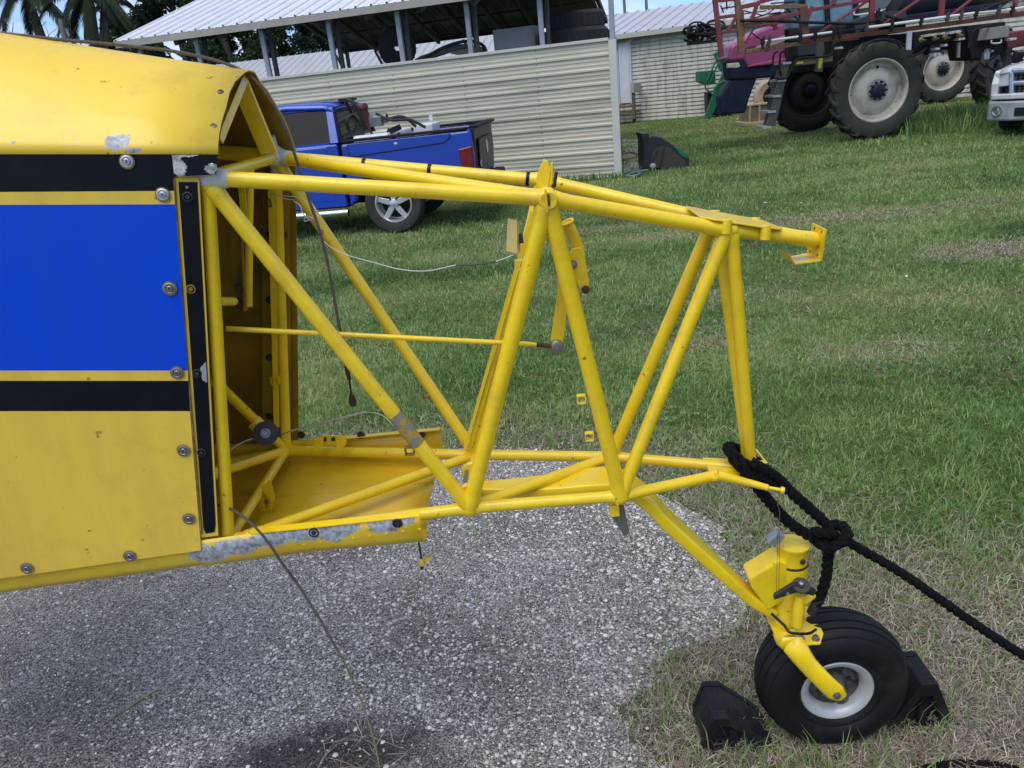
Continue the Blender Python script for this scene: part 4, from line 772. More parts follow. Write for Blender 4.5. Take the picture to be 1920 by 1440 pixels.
CHK = mat('chock_rubber', (.007, .007, .009), .6, spec=.25, col2=(.05, .045, .038), nscale=10, namt=.8, bump=.2, bscale=140, ramp=(.48, .75), detail=9)
def chock(x0, x1, pk, hh, y0, y1, label, flip):
    t = thing('wheel_chock', label, 'wheel chock', AF.o, AF.rz, 'wheel chocks at the tailwheel'); m = MB(); s = 1 if x1 > x0 else -1
    xm = x0+(x1-x0)*pk; prof = [(x0, 0), (x1, 0), (x1, .02), (xm+s*.022, hh), (xm-s*.02, hh), (x0, .05)]
    yA, yB = y0+.022, y1-.022
    m.prism([(x, yA, z) for x, z in prof], (0, yB-yA, 0))
    th = .018; c = (sum(p[0] for p in prof)/6, 0, sum(p[1] for p in prof)/6-.006)
    inner = [(c[0]+(x-c[0])*.62, c[2]+(z-c[2])*.58) for x, z in prof]
    for ya, yb in ((yA, y0), (yB, y1)):
        n = len(prof); V = [(x, ya, z) for x, z in prof] + [(x, yb, z) for x, z in prof] + [(x, yb, z) for x, z in inner] + [(x, ya, z) for x, z in inner]
        F = []
        for i in range(n):
            j = (i+1) % n; F += [(i, j, j+n, i+n), (i+n, j+n, j+2*n, i+2*n), (i+2*n, j+2*n, j+3*n, i+3*n)]
        m.add(V, F)
    m.build('chock_body', CHK, t, bevel=.004)
    m = MB(); m.beam((c[0], y0+.006, .02), (c[0], y0+.006, c[2]+.03), .014, .02, up=(1, 0, 0)); m.build('web', CHK, t)
    return t
chock(-.36, -.165, .25, .13, -.055, .085, 'black rubber chock on the gravel side of the tailwheel, half sunk in dry grass', 0)
chock(.315, .15, .40, .165, -.02, .11, 'black rubber chock on the lawn side of the tailwheel, under the rope', 1)
def stalk(name, pts, r, m_, label, cat):
    o = MB().tube(curve(pts, 5), r, 6).build(name, m_); tag(o, label, cat); return o
stalk('dry_reed', [G(186, 1364, .009), G(215, 1342, .012), G(250, 1320, .011), G(294, 1292, .010)], [.001]*3+[.003]*8+[.0035]*5, mat('dry_reed_pale', (.34, .31, .17), .7, col2=(.18, .15, .08), nscale=40, namt=.8), 'dry split reed lying on the grey gravel by itself', 'twig')
stalk('green_leaf', [G(540, 1350, .009), G(552, 1333, .013), G(570, 1316, .010)], [.001]*3+[.0025]*5+[.001]*3, mat('green_blade', (.12, .17, .05), .6), 'single green grass blade on the dark gravel', 'leaf')
LIT = mat('litter_white', (.7, .7, .7), .6, namt=.2)
for (px, py, lb) in ((1243, 345, 'white scrap in the grass just below the shed corner trim'), (1435, 380, 'leftmost white scrap in a row of three beyond the yellow end plate'), (1472, 381, 'middle white scrap in a row of three beyond the yellow end plate'), (1503, 381, 'rightmost white scrap in a row of three beyond the yellow end plate'), (1470, 397, 'lone white scrap just in front of the row of three'), (1582, 420, 'larger white scrap lying to the right of the yellow end plate'), (1340, 603, 'white scrap seen through the frame beside the slanted end tube'), (1700, 520, 'white scrap alone on the green lawn at the right')):
    q = G(px, py, .05); m = MB(); s = .018*(q.y/7); a = random.random()*3
    m.add([q+Vector((cos(a+k*pi/2)*s*random.uniform(.5, 1), sin(a+k*pi/2)*s*.6, random.uniform(0, .02))) for k in range(4)], [(0, 1, 2), (0, 2, 3)])
    tag(m.build('litter_scrap', LIT, solid=.002), lb, 'litter', 'white scraps scattered on the lawn')

# ------------------------------------------------------------------ equipment shed
SF = Frame((2.35, 14.12, 0), radians(-16.3))
shed = thing('equipment_shed', 'open metal equipment shed with pale ribbed siding and a corrugated roof', 'shed', SF.o, SF.rz)
SID = mat('cream_siding', (.57, .535, .42), .5, col2=(.42, .395, .31), nscale=1.1, namt=.6, stretch=(.35, 1, 2.2), ramp=(.45, .7), detail=9)
SID2 = mat('cream_siding_grimy', (.55, .515, .405), .55, col2=(.25, .245, .185), nscale=1.6, namt=.75, stretch=(.3, 1, 4.), ramp=(.45, .68), detail=9)
TRIM = mat('cream_trim', (.58, .57, .50), .5, col2=(.45, .44, .38), nscale=3, namt=.5)
POST = mat('galvanised_post', (.34, .37, .42), .5, .3, col2=(.24, .26, .30), nscale=8, namt=.7)
DKF = mat('dark_frame', (.04, .042, .05), .6, spec=.25, col2=(.09, .08, .07), nscale=6, namt=.6)
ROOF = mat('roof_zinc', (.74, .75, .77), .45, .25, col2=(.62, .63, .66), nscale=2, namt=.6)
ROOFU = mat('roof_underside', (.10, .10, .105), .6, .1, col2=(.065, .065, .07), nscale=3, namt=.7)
WL, HT = -10.2, 2.27; NC = 10; ch = HT/NC
def course(z0, grimy):
    pf_ = [(0, 0), (-.024, .010), (-.024, .034), (0, .048), (0, .085), (-.007, .092), (-.007, .108), (0, .115), (0, .155), (-.007, .162), (-.007, .178), (0, .185), (0, ch-.001)]
    m = MB(); m.grid([[(x, y, z0+z) for y, z in pf_] for x in (-.12, WL)][::-1], sm=False); return m.build('siding_panel', SID2 if grimy else SID, shed, solid=.004, off=-1)
for k in range(NC): course(k*ch, k < 2 or 4 <= k < 8)
mscr = MB().lathe([(.011, 0), (.009, .006), (0, .008)], (0, 0, 0), (0, -1, 0), 6, 0, False).build('siding_screw', DKST, shed); mscr.location = (-1.38, -.001, .2)
for k in range(NC):
    for x in (-1.4, -2.75, -4.1, -5.4, -6.7):
        for dz in (.06, .195): copy_part(mscr, shed, (x+random.uniform(-.01, .01), -.002, k*ch+dz+.005))
MB().box((-.06, -.004, HT/2), (.13, .07, HT+.03)).build('corner_trim', TRIM, shed, bevel=.004)
MB().box(((WL-.13)/2, .0, HT+.028), (-WL-.13, .09, .05)).build('cap_trim', TRIM, shed, bevel=.004)
MB().box((WL/2, .10, HT+.02), (-WL, .10, .06)).build('girt', POST, shed)
for i, x in enumerate((-.06, -1.27, -2.57, -3.87, -5.23, -6.62, -8.05, -9.35)):
    MB().box((x, .05, (3.18+HT)/2+.02), (.085, .07, 3.18-HT)).build('post', POST, shed, bevel=.004)
    if i: MB().box((x+.09, .17, 1.6), (.07, .07, 3.2)).build('post', DKF, shed)
    if (i % 2 == 0 or i > 5) and i > 0:
        MB().box((x, 9.45, 1.6), (.09, .09, 3.2)).build('rear_post', DKF, shed)
        MB().beam((x-.35, 9.4, 3.1), (x, 9.4, 2.3), .06, .06).build('knee_brace', DKF, shed)
ZE, ZR, YM = 3.27, 4.77, 4.75; sl_ = (ZR-ZE)/(YM+.2)
for i in range(9):
    x = -9.4+i*1.0; 
    for s in (0, 1):
        ya, za, yb, zb = (-.1, ZE-.14, YM, ZR-.16) if s == 0 else (9.6, ZE-.14, YM, ZR-.16)
        MB().beam((x, ya, za), (x, yb, zb), .09, .12).build('rafter', DKF, shed)
for s in (0, 1):
    for k in range(5):
        f = (k+.2)/4.6; y = -.1+(YM+.1)*f if s == 0 else 9.6-(9.6-YM)*f; z = ZE-.05+(ZR-ZE)*f-.02
        xe = -.7 if s == 0 else -1.45; MB().box(((xe-9.6)/2, y, z), (xe+9.6, .06, .05)).build('purlin', DKF, shed)
pw = .30; nP = 32
def roofpanel(x0, s):
    # ribbed sheet: three ribs per sheet; rows follow the slope
    px_ = []
    for r in range(1): px_ += [(0, 0), (.0, .032), (.03, .032), (.045, 0), (.16, 0), (.165, .008), (.18, .008), (.185, 0), (pw-.002, 0), (pw+.012, -.003)]
    ya, yb = (-.22, YM) if s == 0 else (9.72, YM); m = MB()
    R0 = [(x0+x, ya, ZE+z-.0) for x, z in px_]; R1 = [(x0+x, yb, ZR+z) for x, z in px_]
    m.grid([R0, R1] if s == 0 else [R1, R0], sm=False)
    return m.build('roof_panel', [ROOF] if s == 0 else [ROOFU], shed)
for i in range(nP):
    if i < nP-2: roofpanel(-9.65+i*pw, 0)
    if i < nP-5: roofpanel(-9.65+i*pw, 1)
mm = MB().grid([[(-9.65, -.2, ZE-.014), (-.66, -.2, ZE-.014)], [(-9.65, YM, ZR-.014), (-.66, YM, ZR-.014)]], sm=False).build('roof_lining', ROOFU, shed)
MB().box((-5.15, -.235, ZE-.065), (9.0, .03, .115)).build('fascia', mat('fascia_tan', (.36, .34, .29), .55, col2=(.27, .25, .21), nscale=3, namt=.5), shed)
MB().box((-9.67, 2.27, 0), (.03, 5.2, .1), Matrix.Rotation(math.atan2(ZR-ZE, YM+.22), 3, 'X')).build('rake_trim', TRIM, shed).location = (0, 0, (ZE+ZR)/2-.03)
MB().box((-5.55, 9.66, ZE-.06), (8.1, .03, .12)).build('fascia', DKF, shed)

def inshed(px, py, y): return SF.hit(px, py, 1, y)
BLKT = mat('stored_tyre_rubber', (.02, .02, .021), .8, col2=(.035, .033, .03), nscale=9, namt=.6)
def tyre_flat(name, label, c, R, r, tilt=(0, 0, 1), group='tyres stored in the shed'):
    w = SF.R.transposed() @ Vector(c) + SF.o; t = MB(); prof = [(r, -R*.3), (R*.9, -R*.32), (R, -R*.22), (R, R*.22), (R*.9, R*.32), (r, R*.3), (r*.9, R*.2), (r*.9, -R*.2), (r, -R*.3)]
    t.lathe(prof, (0, 0, 0), tilt, 28)
    for k in range(26):
        a = 2*pi*k/26; ax = Vector(tilt).normalized(); u = ax.cross(Vector((0, 1, .01))).normalized(); v = ax.cross(u); q = (u*cos(a)+v*sin(a)); t.box(q*R*1.0, (R*.06, R*.06, R*.4), Matrix((u, v, ax)).transposed())
    o = t.build(name, BLKT); o.location = w; o.rotation_euler = (0, 0, SF.rz); tag(o, label, 'tyre', group); return o
def pallet_to(c, label, w=.9, d_=.9):
    ww = SF.R.transposed() @ Vector((c[0], c[1], 0)) + SF.o; t = thing('rack', label, 'rack', ww, SF.rz); zt = c[2]
    for x in (-w/2, w/2):
        for y in (-d_/2, d_/2): MB().box((x, y, zt/2), (.07, .07, zt)).build('leg', DKF, t)
    MB().box((0, 0, zt-.04), (w+.1, d_+.1, .06)).build('shelf', DKF, t); return t
c1 = inshed(745, 92, .95); tyre_flat('stored_tyre', 'dark upright tyre behind the third shed post, left of the grey cabinet', (c1.x, .95, c1.z+.02), .36, .06, (.5, -1, .0)); pallet_to((c1.x, .95, c1.z-.33), 'dark rack holding up the dark tyre at the left inside the shed', .7, .5)
c2 = inshed(1078, 62, 1.2); pallet_to((c2.x, 1.2, c2.z-.30), 'dark steel rack stacked with big tyres at the shed right end', 1.3, 1.0)
tyre_flat('stored_tyre', 'big dark tyre lying lowest in the stack at the shed right end', (c2.x, 1.2, c2.z-.13), .62, .3)
tyre_flat('stored_tyre', 'dark tyre lying on top of the big one at the shed right end', (c2.x+.05, 1.2, c2.z+.19), .5, .24)
c4 = inshed(1030, 60, 1.6); tyre_flat('stored_tyre', 'dark tyre half hidden beside the stack, just right of the last free post', (c4.x-.1, 1.75, c4.z-.2), .5, .22, (.3, .1, 1))
c3 = inshed(965, 70, .6); ww = SF.R.transposed() @ Vector((c3.x, .75, 0)) + SF.o
cab_ = thing('grey_cabinet', 'plain grey steel cabinet standing inside the shed behind the siding', 'cabinet', ww, SF.rz)
cz = inshed(965, 52, .6).z; MB().box((0, 0, cz/2), (.76, .45, cz)).build('cabinet_body', mat('grey_cabinet_paint', (.22, .22, .225), .5, col2=(.17, .17, .17), nscale=4, namt=.5), cab_, bevel=.006)
MB().box((0, -.232, cz/2), (.70, .012, cz-.1)).build('door', MATS['grey_cabinet_paint'], cab_, bevel=.003)
p0, p1 = inshed(800, 104, .5), inshed(915, 92, .5); q = SF.R.transposed() @ Vector((p0.x, .5, 0)) + SF.o
bm_ = thing('machine_boom', 'dark folded machine arm with a curved hose lying inside the shed', 'machine part', q, SF.rz)
lo = lambda px, py, y=.5: inshed(px, py, y)-Vector((p0.x, .5, 0))
MB().prism([lo(*p) for p in ((775, 112), (790, 104), (855, 83), (880, 82), (880, 92), (835, 100), (800, 112))], (0, .18, 0)).build('arm', DKF, bm_, bevel=.01)
MB().prism([lo(*p) for p in ((835, 98), (880, 84), (905, 90), (905, 98), (860, 104))], (0, .3, 0)).build('bracket', mat('grimy_tan', (.15, .13, .11), .7), bm_, bevel=.01)
MB().tube(curve([lo(790, 112), lo(830, 90), lo(868, 78), lo(895, 80), lo(908, 88), lo(912, 100)], 6), .03, 8).build('hose', BLKT, bm_)
MB().box(lo(845, 110)-Vector((0, 0, .6)), (1.6, .5, 1.25)).build('base', DKF, bm_)

# roof of a farther building seen through the shed
fb = thing('far_barn', 'long low barn with a pale ribbed metal roof seen through the shed', 'barn', (-6.5, 31.5, 0), radians(-14))
RF2 = mat('pale_far_roof', (.42, .43, .45), .5, .1, col2=(.33, .34, .36), nscale=2, namt=.5)
MB().box((0, 0, 1.15), (17, 7, 2.3)).build('wall', mat('barn_wall', (.32, .31, .29), .7), fb)
m = MB()
for i in range(58):
    x = -8.7+i*.3; z0, z1 = 2.2, 3.55
    m.grid([[(x, -3.9, z0), (x+.03, -3.9, z0+.035), (x+.06, -3.9, z0), (x+.3, -3.9, z0)], [(x, 0, z1), (x+.03, 0, z1+.035), (x+.06, 0, z1), (x+.3, 0, z1)]], sm=False)
o = m.build('roof', RF2, fb); m = MB().grid([[(-8.7, 0, 3.55), (8.7, 0, 3.55)], [(-8.7, 3.9, 2.2), (8.7, 3.9, 2.2)]], sm=False).build('roof', RF2, fb)
for k, (x, y) in enumerate(((-7.6, -3.2), (-5.9, -3.0))): MB().tube([(x, y, 2.2), (x, y, 3.1+.3*k)], .035, 8).build('vent_pipe', RF2, fb)

# ------------------------------------------------------------------ house with embossed siding behind
hp = G(1190, 228); hq = G(1325, 218); hr = math.atan2(hq.y-hp.y, hq.x-hp.x); HF = Frame(hp, hr)
house = thing('siding_house', 'single storey building in mildewed cream siding with a metal roof', 'house', hp, hr)
HW = mat('mildewed_siding', (.52, .50, .42), .6, col2=(.09, .09, .07), nscale=2.6, namt=.8, stretch=(2.6, 1, .35), ramp=(.47, .75), detail=9)
X0, X1, zt = -3.4, 14.0, 2.95; rows = []; nr = 22; dz = zt/nr
xs = np.arange(X0, X1, .055)
for k in range(nr):
    for z, b in ((0, -.03), (dz*.12, -.045), (dz*.5, -.035), (dz*.92, -.015), (dz*.985, 0)):
        rows.append([(x, b*(1+.22*sin(x*2*pi/.30)), k*dz+z) for x in xs])
wl = MB().grid(rows, sm=False).build('siding_course', HW, house); wl['kind'] = 'stuff'
MB().box(((X0+X1)/2, 4.05, zt/2), (X1-X0, 8, zt-.02)).build('wall', HW, house)
m = MB(); x = X0-.3
RF3 = mat('house_roof', (.52, .52, .55), .45, .2, col2=(.42, .41, .44), nscale=1.5, namt=.5)
zE = atY(1250, 56, HF.o.y+.2).z
while x < X1+.3:
    for s in (0, 1):
        ya, yb = (-.35, 4) if s == 0 else (8.4, 4); MB().grid([[(x, ya, zE), (x+.02, ya, zE+.05), (x+.05, ya, zE+.05), (x+.07, ya, zE), (x+.44, ya, zE)], [(x, yb, zE+.95), (x+.02, yb, zE+1.0), (x+.05, yb, zE+1.0), (x+.07, yb, zE+.95), (x+.44, yb, zE+.95)]][::1 if s == 0 else -1], sm=False).build('roof_panel', RF3, house)
    x += .44
MB().box(((X0+X1)/2, -.36, zE-.07), (X1-X0+.6, .03, .16)).build('fascia', mat('house_fascia', (.5, .48, .42), .6), house)
dl, dr_ = HF.hit(1162, 150, 1, -.06).x, HF.hit(1181, 150, 1, -.06).x; dt, db = HF.hit(1170, 80, 1, -.06).z, HF.hit(1180, 193, 1, -.06).z
MB().box(((dl+dr_)/2, -.06, (dt+db)/2), (dr_-dl, .05, dt-db)).build('door', mat('white_door', (.66, .68, .72), .45, col2=(.5, .5, .5), nscale=2, namt=.4), house, bevel=.01)
for x in (dl-.05, dr_+.05): MB().box((x, -.06, (dt+db)/2), (.08, .09, dt-db+.1)).build('door_frame', mat('door_frame', (.55, .58, .68), .5), house)
WOOD = mat('grey_wood', (.13, .11, .09), .8, col2=(.07, .06, .05), nscale=6, namt=.8, stretch=(1, 1, 4))
for k in range(4): MB().box(((dl+dr_)/2+.1, -.35-.28*k, db-.1-.2*k), (1.1, .3, .05)).build('step', WOOD, house)
rx = HF.hit(1188, 190, 1, -.8).x; MB().box((rx, -.8, .55), (.1, .1, 1.1)).build('rail_post', WOOD, house); MB().box((rx, -.5, HF.hit(1187, 165, 1, -.8).z), (.12, .8, .32)).build('rail_board', mat('board_tan', (.4, .36, .31), .7), house)
for i, (px, lab) in enumerate(((1176, 'thin grey pole rising behind the house roof, nearer the shed'), (1217, 'thin grey pole rising behind the house roof, farther from the shed'))):
    b = atY(px, 30, 44); t = MB(); q = Vector((b.x, 44, 0)); t.tube([q, q+Vector((-.1, 0, 4)), q+Vector((-.25, 0, 9.5))], [.09, .08, .06], 8); o = t.build('pole', mat('pole_wood', (.17, .17, .18), .8)); tag(o, lab, 'pole', 'poles behind the house')
# broken concrete pad and hoses at the shed corner
m = MB(); pp = [G(*p, .012) for p in ((1166, 262), (1215, 262), (1222, 318), (1170, 326))]; m.prism(pp, (0, 0, -.06)); o = m.build('concrete_pad', mat('cracked_concrete', (.36, .33, .31), .85, col2=(.14, .13, .12), nscale=2.2, namt=.9, ramp=(.48, .6), bump=.2)); o['kind'] = 'structure'
for nm, c, pts_, lab in (('hose', (.22, .035, .035), [(1168, 288), (1185, 286), (1198, 292), (1185, 296), (1169, 300)], 'faded red hose on the concrete by the shed corner'), ('hose', (.12, .2, .19), [(1168, 326), (1182, 322), (1200, 325), (1190, 330), (1175, 329), (1195, 322), (1214, 319)], 'pale green hose coiled at the foot of the shed corner')):
    o = MB().tube(curve([G(x, y, .035) for x, y in pts_], 6), .022, 8).build(nm, mat(nm+str(c[0]), c, .6)); tag(o, lab, 'hose')
bo = G(1250, 318); BF = Frame(bo, 0.)
bk = thing('engine_hood', 'black and green machine hood lying in the grass by the shed', 'machine hood', bo)
bp_ = lambda px, py, y=0.: BF.hit(px, py, 1, y)
NAV = mat('black_plastic', (.012, .013, .018), .4, col2=(.03, .03, .035), nscale=6, namt=.5)
m = MB(); m.prism([bp_(*p, .0) for p in ((1207, 316), (1206, 262), (1222, 254), (1240, 257), (1292, 292), (1293, 313), (1282, 318))], (0, .55, 0)); m.build('shell', NAV, bk, bevel=.02)
m = MB(); m.prism([bp_(*p, -.012) for p in ((1219, 312), (1225, 280), (1240, 273), (1255, 277), (1285, 301), (1287, 312), (1245, 317))], (0, .014, 0)); m.build('side_grille', mat('dusty_grille', (.055, .045, .032), .8, col2=(.03, .026, .02), nscale=20, namt=.8), bk)
m = MB(); m.prism([bp_(*p, -.015) for p in ((1262, 275), (1270, 277), (1292, 292), (1291, 299), (1278, 293))], (0, .57, 0)); m.build('green_lid', mat('machine_green', (.012, .14, .05), .4, col2=(.01, .09, .035), nscale=6, namt=.5), bk, bevel=.008)
MB().prism([bp_(*p, -.01) for p in ((1201, 250), (1216, 250), (1218, 258), (1208, 266), (1204, 260))], (0, .5, 0)).build('hinge_lip', NAV, bk, bevel=.008)
MB().ball(bp_(1224, 312, -.03), .06, 12).build('lamp_housing', mat('grey_plastic', (.3, .3, .31), .5), bk)
for a, b in (((1237, 315), (1246, 277)), ((1232, 282), (1222, 306))): MB().beam(bp_(*a, -.016), bp_(*b, -.016), .02, .02, up=(0, 1, 0)).build('grille_bar', NAV, bk)
# ------------------------------------------------------------------ pickups (x forward, rear axle at the origin, left side = +y)
GLASS = mat('dark_glass', (.006, .007, .010), .05, spec=.12, namt=.1)
CHR = mat('chrome', (.62, .64, .68), .16, 1., namt=.2)
TYR = mat('road_tyre', (.022, .021, .02), .85, col2=(.05, .045, .04), nscale=9, namt=.6, bump=.1)
ALLOY = mat('alloy_wheel', (.66, .67, .69), .3, .6, nscale=20, namt=.3)
REDL = mat('red_lens', (.18, .004, .012), .15, coat=.6, col2=(.07, .0, .004), nscale=14, namt=.6)
DPL = mat('dark_plastic', (.012, .013, .015), .6, spec=.2, namt=.5)
def wheel(parent, x, y, z, R, side):
    w = bpy.data.objects.new('wheel', None); COL.objects.link(w); w.parent = parent; w.location = (x, y, z); w.empty_display_size = .1
    a = (0, side, 0); Wd = .125
    MB().lathe([(R*.62, -Wd), (R*.9, -Wd), (R*.985, -Wd*.75), (R, -Wd*.4), (R, Wd*.4), (R*.985, Wd*.75), (R*.93, Wd*.98), (R*.75, Wd*1.04), (R*.63, Wd*.9), (R*.61, Wd*.7)], (0, 0, 0), a, 40).build('tyre', TYR, w)
    MB().lathe([(R*.63, Wd*.92), (R*.60, Wd*.96), (R*.57, Wd*.8), (R*.555, -.06), (0.0, -.06)], (0, 0, 0), a, 36).build('rim', ALLOY, w)
    MB().lathe([(R*.5, -.055), (R*.5, -.02), (0, -.02)], (0, 0, 0), a, 28).build('brake_disc', DPL, w)
    m = MB()
    for k in range(5):
        t = 2*pi*k/5+pi/2; d = Vector((cos(t), 0, sin(t))); n_ = Vector((-sin(t), 0, cos(t))); yf, yb = side*Wd*.72, side*Wd*.42
        pts = [d*R*.10-n_*R*.10, d*R*.10+n_*R*.10, d*R*.585+n_*R*.075, d*R*.585-n_*R*.075]
        m.prism([p+Vector((0, yf*1., 0)) for p in pts], (0, yb-yf, 0))
    m.lathe([(R*.16, Wd*.4), (R*.155, Wd*.74), (R*.08, Wd*.82), (0, Wd*.84)], (0, 0, 0), a, 20); m.build('spoke', ALLOY, w, bevel=.006)
    for k in range(5):
        t = 2*pi*k/5+pi/2+pi/5; MB().lathe([(.014, Wd*.6), (.014, Wd*.78), (0, Wd*.8)], (cos(t)*R*.17, 0, sin(t)*R*.17), a, 8).build('lug_nut', DKST, w)
    return w
def pickup(name, label, loc, rz, paint, trim):
    t = thing(name, label, 'pickup truck', loc, rz); HWD = .92; PM = paint; ARCH = .50
    def arch(cx, z0, R): return [(cx+R*cos(a), .40+R*sin(a)) for a in np.linspace(0, pi, 13)]
    for s in (1, -1):     # bed sides with wheel arch
        y = s*HWD; low = [(-1.14, .52)] + [(.0-ARCH*cos(a), .42+ARCH*sin(a)*.94) for a in np.linspace(.15, pi-.15, 14)] + [(.60, .40), (.60, 1.235), (-.2, 1.245), (-1.16, 1.26), (-1.18, .9)]
        m = MB(); m.prism([(x, y, z) for x, z in low], (0, -s*.10, 0)); m.build('bed_side', PM, t, bevel=.035)
        m = MB(); m.beam((.58, y-s*.05, 1.262), (-1.12, y-s*.05, 1.278), .13, .035); m.build('bed_rail', DPL, t, bevel=.01)
        q = [(.50, y+s*.004, 1.225), (.50, y+s*.004, 1.10), (.46, y+s*.004, 1.06), (-.80, y+s*.004, 1.13), (-.88, y+s*.004, 1.18), (-.90, y+s*.004, 1.24)]
        m = MB(); m.prism([(x+.0, yy, z) for x, yy, z in q], (0, -s*.02, 0)); bl = m.build('bed_lid', PM, t, bevel=.006)
        for i in range(1, 5): pass
        m = MB()
        for i in range(5): m.beam(Vector(q[i])+Vector((0, -s*.002, -.004)), Vector(q[i+1])+Vector((0, -s*.002, -.004)), .011, .004, up=(0, 1, 0))
        m.build('seam', DPL, t)
        MB().lathe([(.028, 0), (.026, .008), (.012, .01), (0, .01)], (-.16, y+s*.004, 1.17), (0, s, 0), 16).build('lock', CHR, bl)
        m = MB(); m.prism([(-.975, y+s*.012, 1.03), (-1.0, y+s*.012, .70), (-1.165, y+s*.012, .70), (-1.165, y+s*.012, 1.06)], (0, -s*.13, 0)); m.build('tail_light', REDL, t, bevel=.012)
        m = MB(); m.grid([[(-ARCH*r_*cos(a_), y-s*dy_, .42+ARCH*.94*r_*sin(a_)) for a_ in np.linspace(.15, pi-.15, 18)] for r_, dy_ in ((1.0, -.004), (.95, -.004), (.95, .3))]); m.build('wheel_arch_lining', DPL, t)
    MB().box((-.28, 0, .66), (1.74, 1.66, .08)).build('bed_floor', DPL, t)
    MB().box((.58, 0, .93), (.06, 1.70, .58)).build('bed_front', PM, t)
    m = MB(); m.prism([(-1.185, -.80, .62), (-1.185, .80, .62), (-1.205, .80, .80), (-1.20, .80, 1.20), (-1.215, .78, 1.265), (-1.215, -.78, 1.265), (-1.20, -.80, 1.20), (-1.205, -.80, .80)][0:0] or [(-1.17, -.80, .62), (-1.17, .80, .62), (-1.19, .80, 1.27), (-1.19, -.80, 1.27)], (.05, 0, 0)); tg = m.build('tailgate', trim, t, bevel=.012)
    MB().box((-1.185, 0, 1.285), (.12, 1.60, .04)).build('tailgate_cap', DPL, tg, bevel=.012)
    MB().prism([(-1.186, -.62, .74), (-1.186, .62, .74), (-1.20, .62, 1.12), (-1.20, -.62, 1.12)], (-.018, 0, 0)).build('pressed_panel', trim, tg, bevel=.01)
    MB().lathe([(0, .0), (.085, 0), (.09, .006), (.07, .012), (.06, .008), (0, .008)], (-1.212, 0, .98), (-1, 0, 0), 20).build('badge', CHR, tg)
    for y in (.57,): MB().lathe([(.035, 0), (.05, .003), (.048, .008), (.03, .008), (.03, .003)], (-1.20, y, .80), (-1, 0, 0), 14).build('badge', CHR, tg)
    m = MB(); m.prism([(-1.16, -.9, .46), (-1.16, .9, .46), (-1.33, .82, .46), (-1.35, .6, .46), (-1.35, -.6, .46), (-1.33, -.82, .46)], (0, 0, .14)); m.build('rear_bumper', DPL, t, bevel=.02)
    MB().box((-1.2, 0, .40), (.18, .5, .09)).build('hitch', DPL, t)
    # cab
    for s in (1, -1):
        y = s*HWD; m = MB(); m.prism([(x, y, z) for x, z in ((.64, .42), (2.75, .42), (2.75, 1.24), (.64, 1.24))], (0, -s*.1, 0)); m.build('cab_side', PM, t, bevel=.02)
        for x0, x1 in ((.78, 1.70), (1.73, 2.68)):
            m = MB(); m.prism([(x, y+s*.006, z) for x, z in ((x0, .50), (x1, .50), (x1, 1.22), (x0, 1.22))], (0, -s*.04, 0)); dd = m.build('door', PM, t, bevel=.016)
            MB().beam((x0+.08, y+s*.03, 1.06), (x0+.28, y+s*.03, 1.06), .03, .035).build('handle', PM, dd, bevel=.008)
        zb, ztp = 1.25, 1.70; yb, yt = s*.90, s*.735
        sidept = lambda x, f: Vector((x, yb+(yt-yb)*f, zb+(ztp-zb)*f))
 
        for xa, xb, xa2, xb2 in ((.62, .74, .68, .78), (1.66, 1.76, 1.66, 1.74), (2.72, 2.86, 2.25, 2.36)): m = MB(); m.hexa([sidept(xa, 0), sidept(xb, 0), sidept(xb, 0)-Vector((0, s*.05, 0)), sidept(xa, 0)-Vector((0, s*.05, 0)), sidept(xa2, 1), sidept(xb2, 1), sidept(xb2, 1)-Vector((0, s*.05, 0)), sidept(xa2, 1)-Vector((0, s*.05, 0))]); m.build('pillar', PM, t, bevel=.008)
        for (a, b, c, d) in ((.74, 1.66, 1.66, .78), (1.76, 2.72, 2.25, 1.74)):
            o_ = Vector((0, -s*.012, 0)); q = [sidept(a, 0)+o_, sidept(b, 0)+o_, sidept(c, 1)+o_, sidept(d, 1)+o_]; m = MB(); m.prism(q, (0, -s*.012, 0)); m.build('side_window', GLASS, t)
            m = MB(); m.beam(q[0], q[1], .03, .03); m.beam(q[3], q[2], .04, .04); m.build('window_surround', PM, t)
        MB().tube([(.62, s*.98, .35), (2.7, s*.98, .35)], .045, 12).build('running_board', CHR, t)
        m = MB(); lowf = [(2.78, .42)] + [(3.32-ARCH*cos(a), .42+ARCH*sin(a)*.94) for a in np.linspace(.2, pi-.2, 14)] + [(4.12, .50), (4.16, .9), (4.05, 1.12), (2.78, 1.22)]
        m.prism([(x, y, z) for x, z in lowf], (0, -s*.12, 0)); m.build('fender', PM, t, bevel=.03)
        m = MB(); hx = 4.10; m.prism([(hx+.03, s*.62, .86), (hx+.03, s*.62, 1.06), (hx-.06, s*.90, 1.10), (hx-.06, s*.90, .84)], (.05, 0, 0)); m.build('headlight', mat('lamp_lens', (.6, .62, .64), .1, coat=.5, namt=.5), t, bevel=.02)
        MB().box((2.62, s*1.04, 1.28), (.12, .22, .2)).build('wing_mirror', DPL, t, bevel=.03)
        MB().lathe([(.09, -.03), (.09, .05), (.075, .05), (.07, .02), (0, .025)], (4.33, s*.70, .45), (1, 0, 0), 20).build('fog_lamp', CHR, t)
    rf = [(.66, 1.70), (.80, 1.765), (1.3, 1.80), (1.9, 1.79), (2.36, 1.70)]
    rows = [[(x, y*.76, z-(.05 if abs(y) > .93 else .012*abs(y)) ) for y in np.linspace(-1, 1, 9)] for x, z in rf]
    MB().grid(rows).build('roof', PM, t, solid=.05, off=1)
